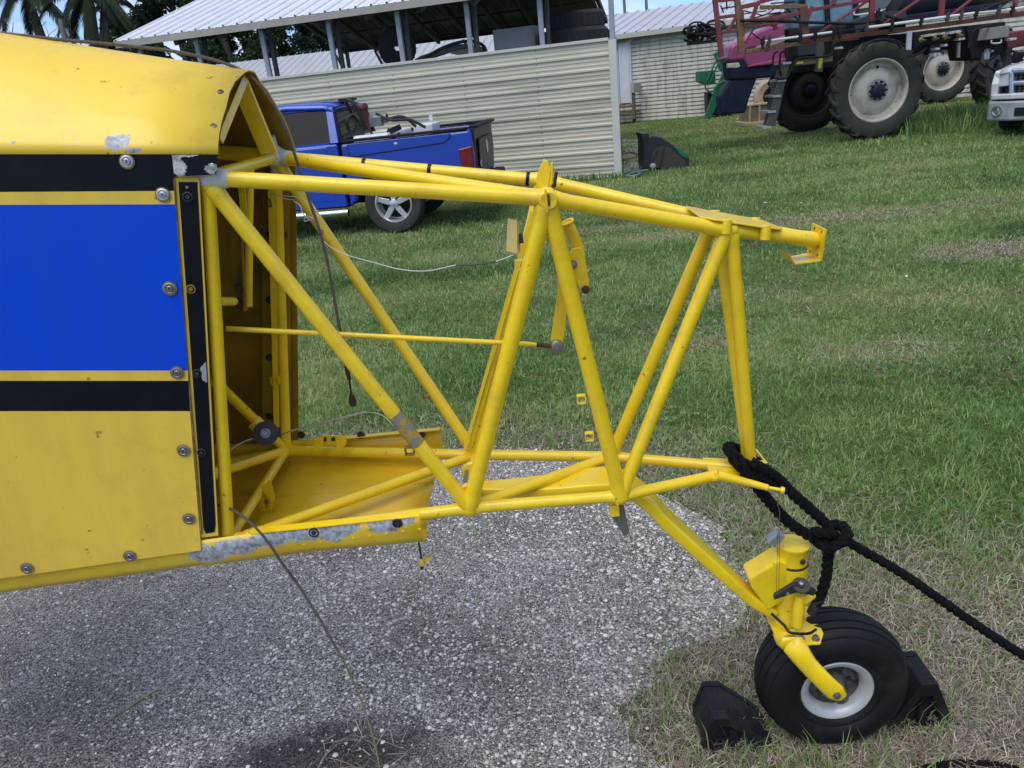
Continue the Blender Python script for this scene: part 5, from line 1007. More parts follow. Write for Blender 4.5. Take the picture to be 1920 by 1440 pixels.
    m = MB(); q = [(.625, -.80, 1.25), (.625, .80, 1.25), (.69, .70, 1.67), (.69, -.70, 1.67)]; m.prism(q, (.01, 0, 0)); rw = m.build('rear_window', GLASS, t)
    m = MB()
    for i in range(4): m.beam(q[i], q[(i+1) % 4], .07, .05, up=(1, 0, 0))
    m.build('rear_window_frame', DPL, t)
    MB().box((.675, 0, 1.735), (.05, .34, .055)).build('brake_light', REDL, t, bevel=.01)
    MB().box((.70, 0, 1.775), (.16, .36, .03)).build('roof_fin', DPL, t)
    m = MB(); m.prism([(2.86, -.84, 1.24), (2.86, .84, 1.24), (2.36, .68, 1.69), (2.36, -.68, 1.69)], (-.012, 0, 0)); m.build('windscreen', GLASS, t)
    rows = [[(x, y*.80, z-.045*y*y+(.02 if .3 < abs(y) < .6 else 0)) for y in np.linspace(-1, 1, 11)] for x, z in ((2.84, 1.235), (3.3, 1.25), (3.8, 1.235), (4.06, 1.20), (4.18, 1.12))]
    MB().grid(rows).build('hood', PM, t, solid=.03, off=1)
    MB().box((3.5, 0, .75), (1.2, 1.4, .6)).build('engine_bay', DPL, t); MB().box((1.7, 0, .5), (2.1, 1.7, .2)).build('underbody', DPL, t); MB().box((-.2, 0, .48), (2.0, .9, .16)).build('frame_rail', DPL, t)
    # grille: bright surround, cross bars, dark mesh
    m = MB(); gx = 4.20; gq = [(gx, -.54, .70), (gx, .54, .70), (gx-.03, .60, 1.10), (gx-.03, -.60, 1.10)]
    for i in range(4): m.beam(gq[i], gq[(i+1) % 4], .085, .10, up=(1, 0, 0))
    m.beam((gx-.01, 0, .70), (gx-.03, 0, 1.10), .09, .075, up=(1, 0, 0)); m.beam((gx-.01, -.56, .90), (gx-.01, .56, .90), .075, .075, up=(1, 0, 0)); g_ = m.build('grille', mat('worn_chrome', (.50, .53, .60), .28, .8, col2=(.2, .23, .36), nscale=5, namt=.6), t, bevel=.025)
    m = MB()
    for k in range(15): m.box((gx-.06, -.53+k*.0755, .9), (.02, .012, .40))
    for k in range(9): m.box((gx-.065, 0, .72+k*.045), (.02, 1.1, .010))
    m.build('grille_mesh', mat('grille_grey', (.16, .16, .16), .5, .5), g_); MB().box((gx-.12, 0, .9), (.02, 1.14, .42)).build('grille_back', DPL, g_)
    m = MB(); m.prism([(4.12, -.95, .28), (4.12, .95, .28), (4.30, .86, .28), (4.40, .5, .28), (4.40, -.5, .28), (4.30, -.86, .28)], (0, 0, .33)); m.build('front_bumper', mat('dusty_bumper', (.36, .37, .39), .45, .2, col2=(.22, .22, .21), nscale=8, namt=.7), t, bevel=.03)
    m = MB(); m.prism([(4.10, -.93, .64), (4.10, .93, .64), (4.28, .84, .64), (4.36, .5, .64), (4.36, -.5, .64), (4.28, -.84, .64)], (0, 0, .09)); m.build('bumper_top', PM, t, bevel=.02)
    MB().box((4.37, 0, .43), (.08, .8, .14)).build('air_intake', DPL, t)
    for x in (0, 3.32):
        for s in (1, -1): wheel(t, x, s*.79, .405, .405, s)
        MB().tube([(x, -.7, .405), (x, .7, .405)], .05, 10).build('axle', DPL, t)
    return t
BLUT = mat('truck_blue', (.006, .052, .42), .25, col2=(.005, .042, .32), nscale=1.4, namt=.6, coat=.6)
ps = radians(180-9); lv = Vector((-sin(ps), cos(ps), 0)); o = G(750, 435)-lv*.79
pickup('blue_pickup', 'blue pickup parked by the shed with a fuel tank in its bed', o, ps, BLUT, mat('tailgate_black', (.022, .022, .025), .4, spec=.25, namt=.5))
TF = Frame(o, ps); MT = Matrix.Rotation(ps, 3, 'Z')
def tw(x, y, z): return MT @ Vector((x, y, z)) + o
ft = thing('fuel_tank', 'white transfer tank with a red pump and black hose in the blue pickup bed', 'fuel tank', tw(.22, .1, .74), ps)
WTK = mat('white_tank', (.66, .67, .68), .4, col2=(.5, .5, .5), nscale=5, namt=.4)
MB().box((0, 0, .29), (.50, 1.3, .56)).build('tank', WTK, ft, bevel=.03); MB().box((-.55, -.35, .31), (.28, .5, .60)).build('side_box', WTK, ft, bevel=.02)
MB().beam((-.64, -.3, .64), (-.64, -.3, .72), .05, .015).build('lifting_eye', WTK, ft)
MB().lathe([(.06, 0), (.075, .01), (.075, .26), (.085, .27), (.085, .31), (.06, .34), (0, .34)], (.12, .42, .63), (0, .05, 1), 16).build('pump', mat('pump_red', (.10, .012, .015), .5, col2=(.03, .03, .03), nscale=9, namt=.7), ft)
MB().box((-.02, .38, .72), (.2, .14, .13)).lathe([(.06, -.14), (.065, -.13), (.065, .13), (.06, .14)], (-.03, .3, .75), (1, 0, 0), 14).build('pump_motor', mat('pump_grey', (.2, .2, .21), .45, .5), ft, bevel=.01)
MB().tube(curve([(.2, .46, .93), (.24, .52, .8), (.14, .54, .62), (.12, .5, .45)], 6), .018, 8).tube(curve([(-.05, .4, .82), (-.25, .42, .72), (-.5, .4, .70), (-.7, .36, .58)], 6), .02, 8).tube(curve([(-.2, .36, .74), (-.4, .3, .74), (-.55, .28, .60)], 6), .02, 8).tube([(.22+.10*cos(a), .56+.03*sin(3*a), .70+.14*sin(a)) for a in np.linspace(0, 6*pi, 50)], .02, 8).tube(curve([(.25, .3, .7), (.3, .5, 1.0), (.18, .58, .98), (.1, .5, .7)], 6), .022, 8).tube([(.15+.13*cos(a), .5, .55+.17*sin(a)) for a in np.linspace(0, 2*pi, 20)], .018, 8).build('hose', BLKT, ft)
m = MB(); m.box((-.3, .48, .60), (.17, .07, .07), Matrix.Rotation(.3, 3, 'Y')); m.tube(curve([(-.22, .48, .62), (-.18, .48, .52), (-.27, .48, .50), (-.36, .48, .55)], 5), .015, 8); m.build('nozzle', DPL, ft, bevel=.008)
# pale pickup at the right edge
WHT_T = mat('truck_white', (.52, .52, .53), .3, col2=(.44, .44, .45), nscale=2, namt=.4, coat=.4)
hd_ = radians(180+38); cF = G(1843, 256); hv = Vector((cos(hd_), sin(hd_), 0)); lv2 = Vector((-sin(hd_), cos(hd_), 0))
pickup('white_pickup', 'dusty white pickup nose with a bright crossed grille, cut off at the right edge', cF - hv*4.22 + lv2*.93, hd_, WHT_T, WHT_T)
# ------------------------------------------------------------------ crop sprayer
SO = Vector((7.78, 16.1, 0))
spr = thing('crop_sprayer', 'big magenta and dark blue crop sprayer with tall tractor tyres and a folded red boom', 'sprayer', SO, 0)
def sp(px, py, dy=0.): return atY(px, py, SO.y+dy)-SO
MAG = mat('faded_red_hood', (.30, .055, .15), .4, col2=(.23, .045, .115), nscale=2.2, namt=.6, coat=.25)
NAVY = mat('dark_blue_body', (.010, .014, .032), .45, spec=.2, col2=(.026, .03, .045), nscale=3, namt=.6)
SBLK = mat('sprayer_black', (.008, .008, .010), .6, spec=.2, col2=(.03, .028, .026), nscale=4, namt=.6)
BRED = mat('boom_red', (.22, .035, .045), .5, col2=(.12, .03, .03), nscale=5, namt=.8)
BRST = mat('boom_rusty', (.15, .05, .035), .7, col2=(.09, .045, .02), nscale=7, namt=.9)
OCH = mat('ochre_rust', (.20, .13, .05), .7, col2=(.10, .05, .03), nscale=12, namt=.9)
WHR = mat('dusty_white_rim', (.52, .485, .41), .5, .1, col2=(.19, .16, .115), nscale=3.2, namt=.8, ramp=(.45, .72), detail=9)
MUD = mat('dusty_tractor_tyre', (.045, .045, .036), .9, col2=(.022, .022, .02), nscale=2.6, namt=.8, bump=.2)
SS = mat('stainless_tank', (.30, .30, .31), .4, .7, col2=(.2, .2, .2), nscale=1.2, namt=.6)
PIPE = mat('white_pipe', (.62, .62, .60), .4, namt=.3)
def agwheel(parent, c, R, W, ang, rimm=None):
    w = bpy.data.objects.new('wheel', None); COL.objects.link(w); w.parent = parent; w.location = c; w.rotation_euler = (0, 0, ang); w.empty_display_size = .3
    h = W/2; m = MB()
    m.lathe([(R*.63, -h*.8), (R*.68, -h), (R*.86, -h*1.02), (R*.93, -h*.9), (R*.945, 0), (R*.93, h*.9), (R*.86, h*1.02), (R*.68, h), (R*.63, h*.8), (R*.60, h*.55)], (0, 0, 0), (0, -1, 0), 56)
    nl = 20
    for k in range(nl*2):
        s = 1 if k % 2 else -1; a0 = 2*pi*k/(nl*2); pts = []
        for f, rr in ((0, .945), (.55, .945), (1, .92), (1.12, .84)):
            a = a0+f*.20; pts.append((Vector((cos(a)*R*rr, s*h*f*.93, sin(a)*R*rr)), a))
        for (p, a), (q, b) in zip(pts[:-1], pts[1:]):
            da, db = .030, .034; hi = R*.058; er = lambda a: Vector((cos(a), 0, sin(a)))
            pa = p.length; V = []
            for (pp, aa, dd, up) in ((p, a, da, 0), (q, b, db, 0), (p, a, da, 1), (q, b, db, 1)):
                rad = math.hypot(pp.x, pp.z)+(hi if up else -.02); yy = pp.y
                V += [Vector((cos(aa-dd)*rad, yy, sin(aa-dd)*rad)), Vector((cos(aa+dd)*rad, yy, sin(aa+dd)*rad))]
            m.add(V, [(4, 5, 7, 6), (0, 1, 5, 4), (2, 6, 7, 3), (1, 3, 7, 5), (0, 4, 6, 2)])
    m.build('tyre', MUD, w)
    MB().lathe([(R*.63, h*.78), (R*.64, h*.88), (R*.615, h*.9), (R*.595, h*.8), (R*.585, h*.35), (R*.575, h*.1), (R*.50, h*.05), (R*.47, h*.2), (R*.38, h*.5), (R*.28, h*.62), (R*.22, h*.60), (R*.21, h*.5), (0, h*.5)], (0, 0, 0), (0, -1, 0), 48).build('rim', rimm or WHR, w)
    MB().lathe([(R*.14, h*.6), (R*.14, h*1.0), (R*.11, h*1.12), (0, h*1.14)], (0, 0, 0), (0, -1, 0), 24).build('hub', NAVY, w)
    for k in range(10):
        a = 2*pi*k/10; MB().lathe([(.022, h*.7), (.022, h*.98), (0, h*1.0)], (cos(a)*R*.17, 0, sin(a)*R*.17), (0, -1, 0), 8).build('lug_nut', NAVY, w)
    MB().lathe([(.03, 0), (.03, .006), (0, .006)], (-.02, -h*.56, R*.47), (0, -1, 0), 12).build('valve_hole', SBLK, w)
    for k in range(7):
        a = random.uniform(-.9, .9) + (0 if k < 5 else 2.5); r = R*random.uniform(.5, .56); MB().lathe([(random.uniform(.008, .02), 0), (.006, .004), (0, .004)], (cos(a)*r, -h*.46, sin(a)*r), (0, -1, 0), 7).build('rust_chip', BRST, w)
    return w
agwheel(spr, (0, 0, .93), .93, .40, 0)
DRIM = mat('painted_shade_rim', (.05, .05, .05), .7, col2=(.02, .02, .02), nscale=4, namt=.6); agwheel(spr, (-.15, 3.0, .93), .93, .40, 0, DRIM)  # rims seen from inside: shade painted in as a near-black colour
pb = G(1757, 193)-SO; agwheel(spr, (pb.x, pb.y, .93), .93, .40, 0)
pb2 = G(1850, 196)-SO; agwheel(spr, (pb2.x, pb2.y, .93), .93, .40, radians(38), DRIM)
# body
def slab(name, pts, dy, th, m_, bev=.03): return MB().prism([sp(x, y, dy) for x, y in pts], (0, th, 0)).build(name, m_, spr, bevel=bev)
hd = slab('hood', [(1365, 108), (1371, 86), (1383, 78), (1407, 65), (1440, 50), (1472, 43), (1474, 118), (1402, 127), (1395, 112), (1366, 116)], .9, .75, MAG, .05)
slab('hood_crease', [(1401, 126), (1412, 120), (1474, 108), (1474, 118)], .87, .06, MAG, .02)
slab('grille_band', [(1364, 112), (1395, 110), (1402, 125), (1474, 116), (1474, 143), (1418, 148), (1369, 150)], .92, .45, NAVY, .04)
slab('front_skirt', [(1369, 150), (1420, 146), (1405, 186), (1398, 212), (1352, 215), (1350, 182)], .95, .35, NAVY, .04)
slab('headlight', [(1364, 119), (1386, 117), (1389, 125), (1382, 128), (1364, 128)], .90, .1, mat('cream_lens', (.5, .48, .38), .2, coat=.4), .02)
slab('decal_strip', [(1396, 98), (1440, 78), (1472, 66), (1472, 76), (1440, 88), (1397, 101)], .893, .02, mat('decal_pale', (.40, .33, .30), .5), .002)
tcv = bpy.data.curves.new('decal_lettering', 'FONT'); tcv.body = '3330'; tcv.size = .11; tcv.extrude = .003
tob = bpy.data.objects.new('decal_lettering', tcv); COL.objects.link(tob); tob.parent = spr; tob.location = sp(1398, 97.5, .886); tob.rotation_euler = (pi/2, 0, 0); tob.rotation_euler.rotate(Matrix.Rotation(radians(-10), 3, 'Y').to_euler()); bpy.context.view_layer.update()
dme = bpy.data.meshes.new_from_object(tob.evaluated_get(bpy.context.evaluated_depsgraph_get())); dme.materials.clear(); dme.materials.append(SBLK); dob = bpy.data.objects.new('lettering', dme); COL.objects.link(dob); dob.parent = spr; dob.location = tob.location; dob.rotation_euler = tob.rotation_euler; bpy.data.objects.remove(tob)
CG = mat('cab_glass', (.16, .30, .40), .08, spec=.8, col2=(.05, .10, .15), nscale=1.5, namt=.8)  # sky reflection painted into the glass colour, pale blue with dark streaks
slab('cab_glass', [(1508, -90), (1598, -90), (1604, 44), (1512, 52)], .95, 1.2, CG, .02)
for a, b in (((1500, -90), (1506, 78)), ((1546, -90), (1552, 56)), ((1600, -90), (1606, 60))): MB().beam(sp(*a, .93), sp(*b, .93), .09, .09, up=(0, 1, 0)).build('cab_pillar', SBLK, spr)
slab('cab_base', [(1480, 52), (1606, 46), (1645, 30), (1700, 28), (1700, 60), (1480, 80)], .85, 1.4, SBLK)
slab('cab_roof', [(1490, -100), (1615, -110), (1610, -88), (1500, -82)], .8, 1.5, NAVY)
slab('chassis', [(1474, 78), (1640, 66), (1900, 52), (1900, 78), (1720, 100), (1640, 122), (1560, 128), (1474, 140)], .9, 1.5, SBLK)
slab('fuel_tank', [(1496, 82), (1545, 76), (1548, 100), (1498, 106)], .55, .4, mat('dark_green_panel', (.025, .04, .04), .4), .02)
slab('valve_panel', [(1712, 60), (1808, 48), (1812, 74), (1714, 88)], -.25, .3, SBLK, .01)
slab('valve_box', [(1744, 84), (1766, 81), (1767, 99), (1744, 103)], -.2, .25, DKF, .01)
slab('red_side_box', [(1885, 62), (1935, 54), (1935, 84), (1890, 92)], -.1, .6, mat('dull_maroon', (.13, .028, .035), .5), .02)
slab('pump_bay', [(1812, 48), (1886, 40), (1888, 92), (1862, 112), (1822, 112)], .0, .8, SBLK, .02)
slab('grey_box', [(1855, 52), (1894, 47), (1891, 69), (1849, 75)], -.35, .3, mat('drab_box', (.24, .235, .21), .6, col2=(.17, .16, .15), nscale=6, namt=.6), .01)
MB().tube(curve([sp(1859, 75, -.35), sp(1860, 81, -.35), sp(1876, 80, -.35), sp(1877, 74, -.35)], 4), .014, 8).build('box_handle', PIPE, spr)
slab('white_tag', [(1702, 58), (1711, 58), (1709, 94), (1700, 94)], -.42, .05, mat('pale_tube', (.5, .54, .6), .5), .01)
for p, q in (((1736, 65), (1757, 62)), ((1781, 60), (1803, 56)), ((1763, 61), (1772, 60)), ((1798, 72), (1809, 70)), ((1772, 83), (1777, 82)), ((1755, 90), (1762, 89)), ((1572, 88), (1581, 87)), ((1751, 100), (1764, 98)), ((1895, 72), (1906, 70))):
    h = 4 if abs(p[0]-1751) > 1 else 6
    MB().prism([sp(p[0], p[1], -.44), sp(q[0], q[1], -.44), sp(q[0], q[1]+h, -.44), sp(p[0], p[1]+h, -.44)], (0, .18, 0)).build('sticker', mat('sticker_white', (.55, .55, .53), .6, col2=(.2, .2, .2), nscale=22, namt=.8, ramp=(.5, .55)), spr)
for px, py in ((1726, 75), (1750, 72), (1771, 70), (1796, 66)):
    m = MB(); o = sp(px, py, -.26); m.lathe([(.05, 0), (.045, .05), (.02, .06), (.02, .1), (0, .1)], o, (0, -1, 0), 12); m.beam(o+Vector((-.05, -.1, .01)), o+Vector((.05, -.1, -.01)), .02, .03, up=(0, 1, 0)); m.build('valve_knob', mat('brass_dull', (.28, .23, .12), .5, .4), spr)
MB().lathe([(.07, 0), (.06, .06), (.03, .08), (.03, .14), (0, .15)], sp(1850, 98, -.0), (.3, -1, .1), 14).box(sp(1848, 105, -.05), (.12, .1, .14)).build('coupler', ALU, spr, bevel=.01)
MB().beam(sp(1797, 80, -.2), sp(1796, 108, -.2), .06, .05).build('lever', mat('lever_grey', (.3, .3, .3), .6), spr)
for pts_ in ([(1617, 95), (1630, 80), (1652, 74), (1680, 80), (1690, 90)], [(1640, 76), (1670, 74), (1695, 84), (1700, 95)], [(1815, 90), (1825, 60), (1840, 52), (1870, 44)], [(1705, 106), (1725, 100), (1737, 90)], [(1865, 105), (1850, 118), (1862, 130), (1890, 125)], [(1895, 95), (1910, 100), (1925, 115)]):
    MB().tube(curve([sp(x, y, -.35) for x, y in pts_], 6), .022, 7).build('hose', SBLK, spr)
tk = MB(); c0, c1 = sp(1655, -52, 1.5), sp(1890, -80, 1.5); c1.z = c0.z = c0.z; tk.tube([c0, c0+Vector((.12, 0, 0)), c1-Vector((.12, 0, 0)), c1], [.72, .92, .92, .72], 40); tk.build('product_tank', SS, spr)
slab('tank_cradle', [(1660, 40), (1700, 28), (1875, 4), (1880, 14), (1700, 40), (1665, 52)], .5, 1.9, NAVY, .02)
slab('fender_panel', [(1600, 40), (1640, 22), (1700, 20), (1700, 34), (1640, 40), (1605, 66)], .3, .4, mat('smoked_panel', (.03, .035, .04), .3), .02)
MB().tube(curve([sp(1604, 18, .2), sp(1601, 24, .2), sp(1606, 28, .2), sp(1640, 23, .2), sp(1660, 18, .2)], 5), .016, 8).build('hand_rail', PIPE, spr)
# boom
BY = -.9
def bar(name, a, b, w, h, m_, dy=BY): return MB().beam(sp(*a, dy), sp(*b, dy), w*.82, h*.82, up=(0, 1, 0)).build(name, m_, spr, bevel=.008)
for a, b, w, m_ in (((1397, 97), (1512, 80), .085, OCH), ((1512, 80), (1560, 73), .085, BRST), ((1556, 73), (1760, 47), .10, BRST), ((1760, 47), (1940, 22), .10, BRST), ((1337, -30), (1353, 107), .105, BRED), ((1380, -30), (1390, 98), .12, OCH), ((1389, 20), (1391, 70), .11, BRED), ((1338, 2), (1386, -3), .08, BRED),
                    ((1347, 33), (1386, 28), .07, BRED), ((1349, 62), (1388, 56), .05, BRED), ((1366, 58), (1381, 30), .07, BRED), ((1387, 14), (1425, 6), .09, BRED), ((1425, 14), (1512, 12), .085, OCH), ((1421, 5), (1409, 37), .08, BRED), ((1388, 40), (1447, 35), .07, BRED), ((1447, 35), (1512, 22), .085, BRED),
                    ((1512, 20), (1600, 5), .075, BRED), ((1600, 5), (1650, -6), .075, BRED), ((1505, 12), (1509, 80), .17, BRST), ((1523, 12), (1512, 38), .09, BRED), ((1420, 5), (1470, -8), .08, BRED), ((1395, 52), (1448, 45), .05, BRED), ((1398, 80), (1414, 52), .045, BRED), ((1635, -20), (1634, 64), .11, BRED), ((1768, -20), (1764, 34), .11, BRED),
                    ((1640, -7), (1530, 66), .055, BRED), ((1724, -1), (1641, 56), .055, BRED), ((1824, -3), (1783, 29), .055, BRED), ((1905, 0), (1900, 26), .09, BRED), ((1452, 43), (1454, 56), .09, BRED), ((1438, 82), (1438, 97), .06, BRED), ((1562, 10), (1566, -10), .1, BRED), ((1610, 72), (1560, 78), .05, BRST)):
    bar('boom_bar', a, b, w, w*.8, m_)
for a, b, r in (((1430, 78), (1563, 60), .022), ((1563, 60), (1624, 53), .014), ((1624, 52), (1832, 24), .026), ((1832, 24), (1886, 19), .016), ((1886, 19), (1935, 12), .026)):
    MB().tube([sp(*a, BY-.12), sp(*b, BY-.12)], r, 10).build('spray_pipe', PIPE if r > .015 else SBLK, spr)
for px, py in ((1430, 78), (1442, 76), (1500, 68), (1528, 64), (1563, 60), (1575, 59), (1624, 53), (1672, 47), (1727, 38), (1776, 32), (1802, 29), (1830, 24), (1872, 20), (1898, 17), (1646, 26), (1655, 28)):
    o = sp(px, py, BY-.13); m = MB(); m.box(o, (.06, .06, .10)); m.lathe([(.022, 0), (.03, .03), (.02, .07), (0, .08)], o+Vector((0, 0, -.04)), (0, 0, -1), 8); m.lathe([(.02, 0), (.02, .05), (0, .05)], o+Vector((.01, 0, .04)), (.4, 0, 1), 8); m.build('nozzle_body', SBLK if random.random() < .6 else DKF, spr)
MB().tube(curve([sp(1388, 39, BY-.1), sp(1450, 39, BY-.1), sp(1520, 42, BY-.1), sp(1600, 44, BY-.1), sp(1642, 39, BY-.1)], 6), .026, 8).build('hose', SBLK, spr)
MB().tube(curve([sp(1655, 28, BY-.1), sp(1680, 34, BY-.1), sp(1710, 38, BY-.1), sp(1727, 38, BY-.1)], 6), .026, 8).tube(curve([sp(1832, 24, BY-.1), sp(1850, 16, BY-.1), sp(1875, 6, BY-.1), sp(1900, -2, BY-.1)], 6), .024, 8).tube(curve([sp(1475, 18, BY), sp(1488, 28, BY), sp(1500, 42, BY)], 5), .015, 6).tube(curve([sp(1408, 60, BY), sp(1420, 70, BY), sp(1432, 76, BY)], 5), .012, 6).build('hose', SBLK, spr)
# coiled boom tip and hoses in front of the house
m = MB()
for k in range(30):
    cx = random.uniform(1296, 1345); cy = 64-(cx-1290)*.13+random.uniform(-12, 10); rr = random.uniform(5, 13); dy = .3+random.uniform(-.25, .5); a0 = random.random()*6
    m.tube(curve([sp(cx+rr*1.5*cos(a0+t), cy+rr*.8*sin(a0+t), dy+.15*sin(t)) for t in np.linspace(0, 4.5, 7)], 4), random.uniform(.012, .026), 6)
m.build('hose_bundle', SBLK, spr)
bar('boom_bar', (1288, 82), (1345, 76), .07, .05, DKF, .4); bar('boom_bar', (1292, 70), (1294, 84), .05, .05, DKF, .4); bar('boom_bar', (1308, 64), (1310, 82), .05, .05, DKF, .4); bar('boom_bar', (1300, 62), (1306, 48), .04, .04, PIPE, .2); bar('boom_bar', (1352, 16), (1380, 12), .03, .03, SBLK, -.5); bar('boom_bar', (1351, 10), (1357, 24), .03, .03, SBLK, -.5); bar('boom_bar', (1362, 0), (1363, 18), .03, .03, SBLK, -.5)
for k in range(14):
    a = (random.uniform(1385, 1470), random.uniform(-5, 45)); b = (a[0]+random.uniform(15, 50), a[1]+random.uniform(-18, 12)); bar('boom_bar', a, b, .03, .03, random.choice((SBLK, BRST, BRED, DKF)), random.uniform(-.5, .5))
# ladder
LAD = mat('ladder_grey', (.085, .08, .075), .6, col2=(.05, .045, .04), nscale=5, namt=.7)
bar('ladder_rail', (1472, 120), (1446, 236), .20, .06, LAD, -.1); bar('ladder_rail', (1463, 118), (1434, 234), .07, .06, LAD, .3)
for px, py in ((1467, 119), (1458, 151), (1449, 180), (1439, 209), (1430, 238)): MB().box(sp(px, py, .1), (.16, .5, .04)).build('step', mat('step_alu', (.45, .45, .46), .4, .5), spr)
for pts_ in ([(1458, 96), (1450, 105), (1450, 140), (1456, 147), (1468, 148), (1478, 142), (1490, 116), (1500, 109), (1555, 104), (1562, 84), (1580, 77)], [(1472, 98), (1464, 99), (1462, 130), (1466, 142)]):
    MB().tube(curve([sp(x, y, -.15) for x, y in pts_], 5), .02, 8).build('hand_rail', SBLK, spr)
bar('cross_step', (1490, 119), (1560, 110), .12, .08, mat('worn_olive', (.13, .12, .06), .7), -.1)
slab('yellow_reflector', [(1494, 117), (1506, 115), (1506, 119), (1494, 121)], -.2, .05, mat('reflector_yellow', (.5, .4, .04), .4), .003); slab('yellow_reflector', [(1537, 110), (1543, 109), (1540, 128), (1535, 129)], -.3, .05, MATS['reflector_yellow'], .003)
slab('cab_mount', [(1534, 80), (1545, 80), (1543, 135), (1530, 135)], -.15, .1, LAD, .01)

# green machine, tan crate and old tan wheel in front of the sprayer nose
GRN = mat('implement_green', (.012, .13, .055), .45, col2=(.01, .08, .035), nscale=4, namt=.6)
go = G(1330, 222); gy = go.y - .3; gm = thing('green_implement', 'small green farm implement with a slanted leg in front of the sprayer nose', 'implement', (go.x, go.y, 0))
gp = lambda px, py, dy=0.: atY(px, py, go.y+dy)-Vector((go.x, go.y, 0))
m = MB(); m.prism([gp(*p) for p in ((1311, 134), (1341, 131), (1342, 157), (1326, 160), (1311, 153))], (0, .5, 0)); m.build('box', GRN, gm, bevel=.02)
MB().prism([gp(*p, .3) for p in ((1350, 180), (1372, 148), (1372, 216), (1335, 216), (1328, 210), (1327, 172))], (0, .5, 0)).build('dark_housing', NAVY, gm, bevel=.03)
m = MB(); m.prism([gp(*p, -.05) for p in ((1355, 140), (1366, 142), (1362, 160), (1333, 222), (1320, 223), (1336, 180))], (0, .12, 0)); m.build('leg', GRN, gm, bevel=.02)
MB().prism([gp(*p, .2) for p in ((1340, 100), (1390, 70), (1392, 100), (1362, 140), (1350, 130))], (0, .2, 0)).build('frame_plate', GRN, gm, bevel=.02)
for a, b in (((1347, 104), (1326, 150)), ((1353, 104), (1332, 154)), ((1357, 110), (1354, 145))): MB().tube([gp(*a, -.1), gp(*b, -.1)], .028, 8).build('lift_rod', GRN, gm)
MB().tube(curve([gp(1322, 158, -.1), gp(1324, 168, -.1), gp(1336, 171, -.1), gp(1346, 158, -.1), gp(1362, 150, -.1)], 5), .025, 8).build('hose', GRN, gm)
TAN = mat('tan_crate', (.20, .165, .11), .75, col2=(.09, .07, .045), nscale=5, namt=.8); TAN2 = mat('tan_paint', (.42, .33, .22), .6, col2=(.22, .16, .10), nscale=6, namt=.6)
co_ = G(1440, 236); cr = thing('metal_crate', 'battered tan metal crate beside the sprayer ladder', 'crate', (co_.x, co_.y+.5, 0)); w1 = (atY(1482, 230, co_.y+.5)-atY(1403, 232, co_.y+.5)).x; cx0 = atY(1403, 232, co_.y+.5).x-co_.x; hh = atY(1440, 194, co_.y+.5).z
MB().box((cx0+w1/2, .4, hh/2), (w1, .8, hh)).build('crate_body', TAN, cr, bevel=.02); MB().box((cx0+w1/2, .4, hh), (w1+.08, .88, .05)).build('rim', TAN2, cr, bevel=.01); MB().box((cx0+w1/2-.03, .38, .06), (w1+.14, .94, .1)).build('base_rail', TAN2, cr, bevel=.01)
for f in (.03, .25, .97): MB().box((cx0+w1*f, -.02, hh/2), (.05, .05, hh)).build('stake', TAN2, cr)
wo = atY(1443, 180, co_.y+.9); ow = thing('old_wheel', 'old tan painted wheel standing behind the tan crate', 'wheel', (wo.x, wo.y, 0)); wz = wo.z; sw = co_.y/15.
MB().lathe([(.25, -.12), (.42, -.14), (.47, -.06), (.47, .06), (.42, .14), (.25, .12)], (0, 0, wz-.02), (.1, -1, .05), 32).build('tyre', TAN2, ow); MB().lathe([(.26, -.05), (.24, .03), (0, .03)], (0, 0, wz-.02), (.1, -1, .05), 24).build('disc', SBLK, ow); MB().box((0, .1, (wz-.4)/2), (.4, .3, max(.1, wz-.4))).build('stand', SBLK, ow)

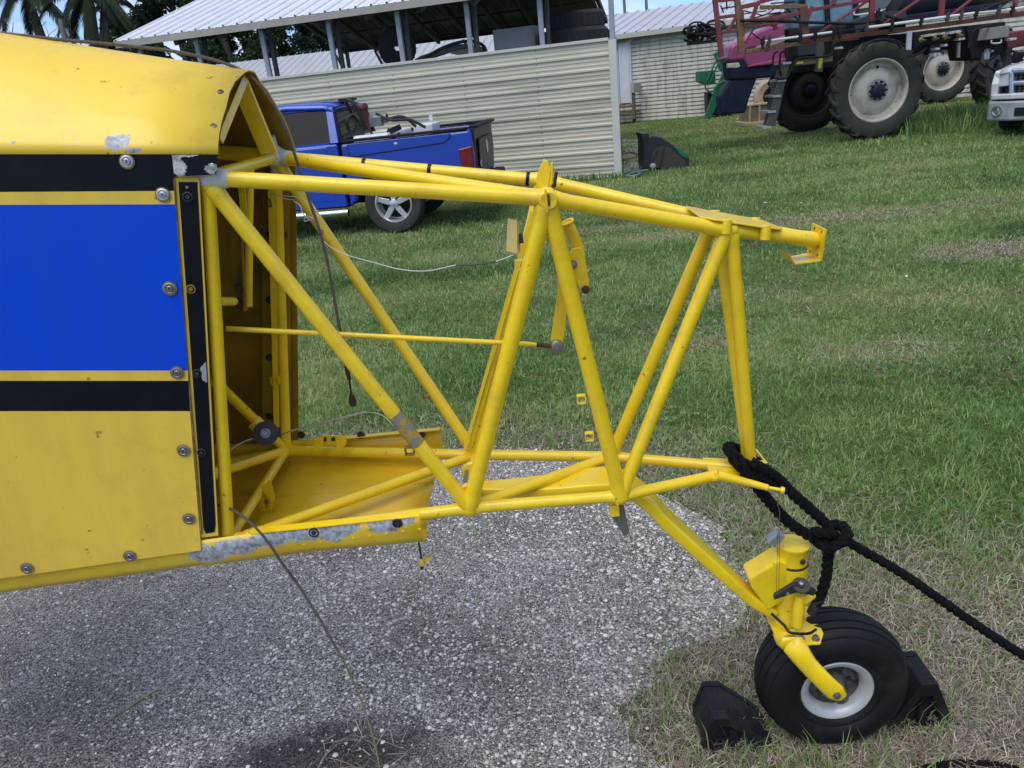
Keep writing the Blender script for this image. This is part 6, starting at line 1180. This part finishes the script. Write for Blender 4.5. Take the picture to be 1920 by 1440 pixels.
# ------------------------------------------------------------------ trees and palms
LEAF = attr_mat('dark_foliage', [(0, (.010, .022, .010)), (.5, (.025, .050, .018)), (1, (.055, .085, .028))], .6, .2)
PALM = attr_mat('palm_foliage', [(0, (.010, .018, .011)), (.5, (.018, .03, .015)), (1, (.035, .046, .02))], .7, .15, .08)
BARK = mat('bark', (.075, .06, .05), .9, col2=(.035, .03, .025), nscale=9, namt=.8, bump=.5, bscale=20)
def tree(px, Y, top, wd_, label, n=20000, lo_=1.2):
    b = atY(px, 100, Y); t = thing('tree', label, 'tree', (b.x, Y, 0), 0, 'dark trees behind the shed')
    rg = np.random.default_rng(int(px*7+Y)); m = MB(); m.tube([(0, 0, 0), (.1, 0, top*.35), (-.1, .1, top*.7), (0, 0, top*.95)], [.28, .2, .12, .03], 10); cc = []
    for k in range(34):
        f = rg.uniform(.12, 1); z = lo_+(top-lo_)*f; rad = wd_*(1-abs(f-.38)*.95)*rg.uniform(.35, 1); a = rg.uniform(0, 2*pi); c = Vector((cos(a)*rad, sin(a)*rad*.8, z)); cc.append((c, rg.uniform(.4, .95)*wd_*.36))
        m.tube([(0, 0, max(.5, z-.8)), c*.5+Vector((0, 0, (z-.4)*.5)), c], [.07, .045, .015], 5)
    m.build('trunk', BARK, t)
    idx = rg.integers(0, len(cc), n); C_ = np.array([c[:] for c, _ in cc])[idx]; R_s = np.array([r for _, r in cc])[idx]
    dv = rg.normal(size=(n, 3)); dv /= np.linalg.norm(dv, axis=1)[:, None]; P = C_+dv*(R_s*rg.random(n)**.45)[:, None]*np.array([1, 1, .8])
    u = rg.normal(size=(n, 3)); u /= np.linalg.norm(u, axis=1)[:, None]; v = np.cross(u, rg.normal(size=(n, 3))); v /= np.linalg.norm(v, axis=1)[:, None]
    s = rg.uniform(.05, .13, n)[:, None]; V = np.stack([P-u*s, P+v*s*.5, P+u*s, P-v*s*.5], 1).reshape(-1, 3); k = np.arange(n)*4
    tone = np.repeat(np.clip(rg.normal(.45, .2, n)+.25*(rg.random(len(cc))[idx]-.5), 0, 1), 4)
    o = fast_mesh('crown', V, [np.stack([k, k+1, k+2, k+3], -1)], tone, LEAF); del o['kind']; o.parent = t
for a in ((255, 40, 6.6, 1.9, 'dark tree showing low under the roof left corner, between palms and shed'), (345, 38, 9.6, 2.6, 'tall dark tree whose top shows above the shed roof left slope'), (430, 36, 6.8, 2.4, 'dense dark tree seen between the two left shed posts'), (515, 37, 7.2, 2.3, 'dark tree seen behind the post nearest the yellow deck'), (590, 46, 6.0, 2.4, 'farthest dark tree, hidden low behind the shed siding')): tree(*a)
def palm(cx, cy, bx, by, Y, label, nf, L, seed):
    top = atY(cx, cy, Y); bot = atY(bx, by, Y); k_ = top.z/(top.z-bot.z) if top.z > bot.z else 1; foot = top+(bot-top)*k_
    t = thing('palm_tree', label, 'palm tree', (foot.x, Y, 0), 0, 'palm trees at the left'); o = Vector((foot.x, Y, 0)); T = top-o
    m = MB(); m.tube([Vector((0, 0, 0)), T*.3+Vector((.1, 0, 0)), T*.65+Vector((.05, 0, 0)), T], [.22, .19, .17, .14], 12)
    for k in range(22): f = k/22; m.lathe([(.185-.03*f, 0), (.2-.03*f, .03), (.18-.03*f, .06)], T*f+Vector((.1*sin(pi*min(1, f*1.6)), 0, 0)), (0, 0, 1), 12)
    m.build('trunk', BARK, t); rg = np.random.default_rng(seed)
    for i in range(nf):
        a = 2*pi*i*.618+rg.uniform(-.2, .2); el = rg.uniform(-.5, 1.0); l = L*rg.uniform(.8, 1.1); pts = []; d = Vector((cos(a)*cos(el), sin(a)*cos(el), sin(el))); p = T.copy(); st = l/12
        for k in range(13): pts.append(p.copy()); p += d*st; d = (d+Vector((0, 0, -.17))).normalized()
        V, F = [], []
        for k in range(1, 13):
            for sub in range(3):
                q = pts[k-1].lerp(pts[k], sub/3); tg = (pts[k]-pts[k-1]).normalized(); sd2 = tg.cross(Vector((0, 0, 1))).normalized(); ll = .42*L/2.4*(sin(pi*min(1, (k+sub/4)/13*.86+.12))**.7)
                for s in (-1, 1):
                    dd = (sd2*s*.75+tg*.55+Vector((0, 0, -.42-.2*rg.random()))).normalized(); w = tg*.03; b0 = len(V); mid = q+dd*ll*.55; V += [q-w, q+w, mid+w*.9, mid-w*.9, q+dd*ll+Vector((0, 0, -.1*ll))]; F += [(b0, b0+1, b0+2, b0+3), (b0+3, b0+2, b0+4)]
        mbf = MB(); mbf.add(V, F); mbf.tube(pts, [.03-.0022*k for k in range(13)], 5); o2 = mbf.build('frond', PALM, t)
        a_ = o2.data.attributes.new('tone', 'FLOAT', 'POINT'); a_.data.foreach_set('value', np.full(len(o2.data.vertices), rg.random(), np.float32))
palm(48, -14, 78, 78, 30, 'palm tree nearer the left edge with its thin trunk leaning over', 15, 2.3, 3)
palm(165, -12, 176, 84, 27, 'fuller palm tree beside the shed roof with drooping fronds', 19, 2.2, 5)
palm(196, 8, 192, 90, 33, 'shaded palm tree standing just behind the fuller palm', 8, 1.9, 8)
b = atY(122, 80, 26); q = atY(114, 36, 26); o = MB().tube([Vector((b.x, 26, 0)), Vector((b.x, 26, b.z)), q], [.09, .085, .08], 8).build('dead_trunk', mat('dead_trunk', (.22, .21, .2), .8)); tag(o, 'short bare pale trunk standing between the palms', 'tree')
m = MB(); rg = random.Random(4)
for k in range(16):
    p = atY(rg.uniform(35, 190), 85, 24); p.z = max(p.z-1, .5); pts = [p]
    for j in range(5): p = p+Vector((rg.uniform(-.35, .35), rg.uniform(-.2, .2), rg.uniform(.15, .45))); pts.append(p)
    m.tube(curve(pts, 3), .008, 4)
c = atY(110, 90, 24); m.tube([Vector((c.x, 24, 0)), Vector((c.x, 24, c.z-.6))], .04, 6)
o = m.build('bare_shrub', BARK); tag(o, 'thin leafless shrub with wiry twigs in front of the palms', 'shrub')
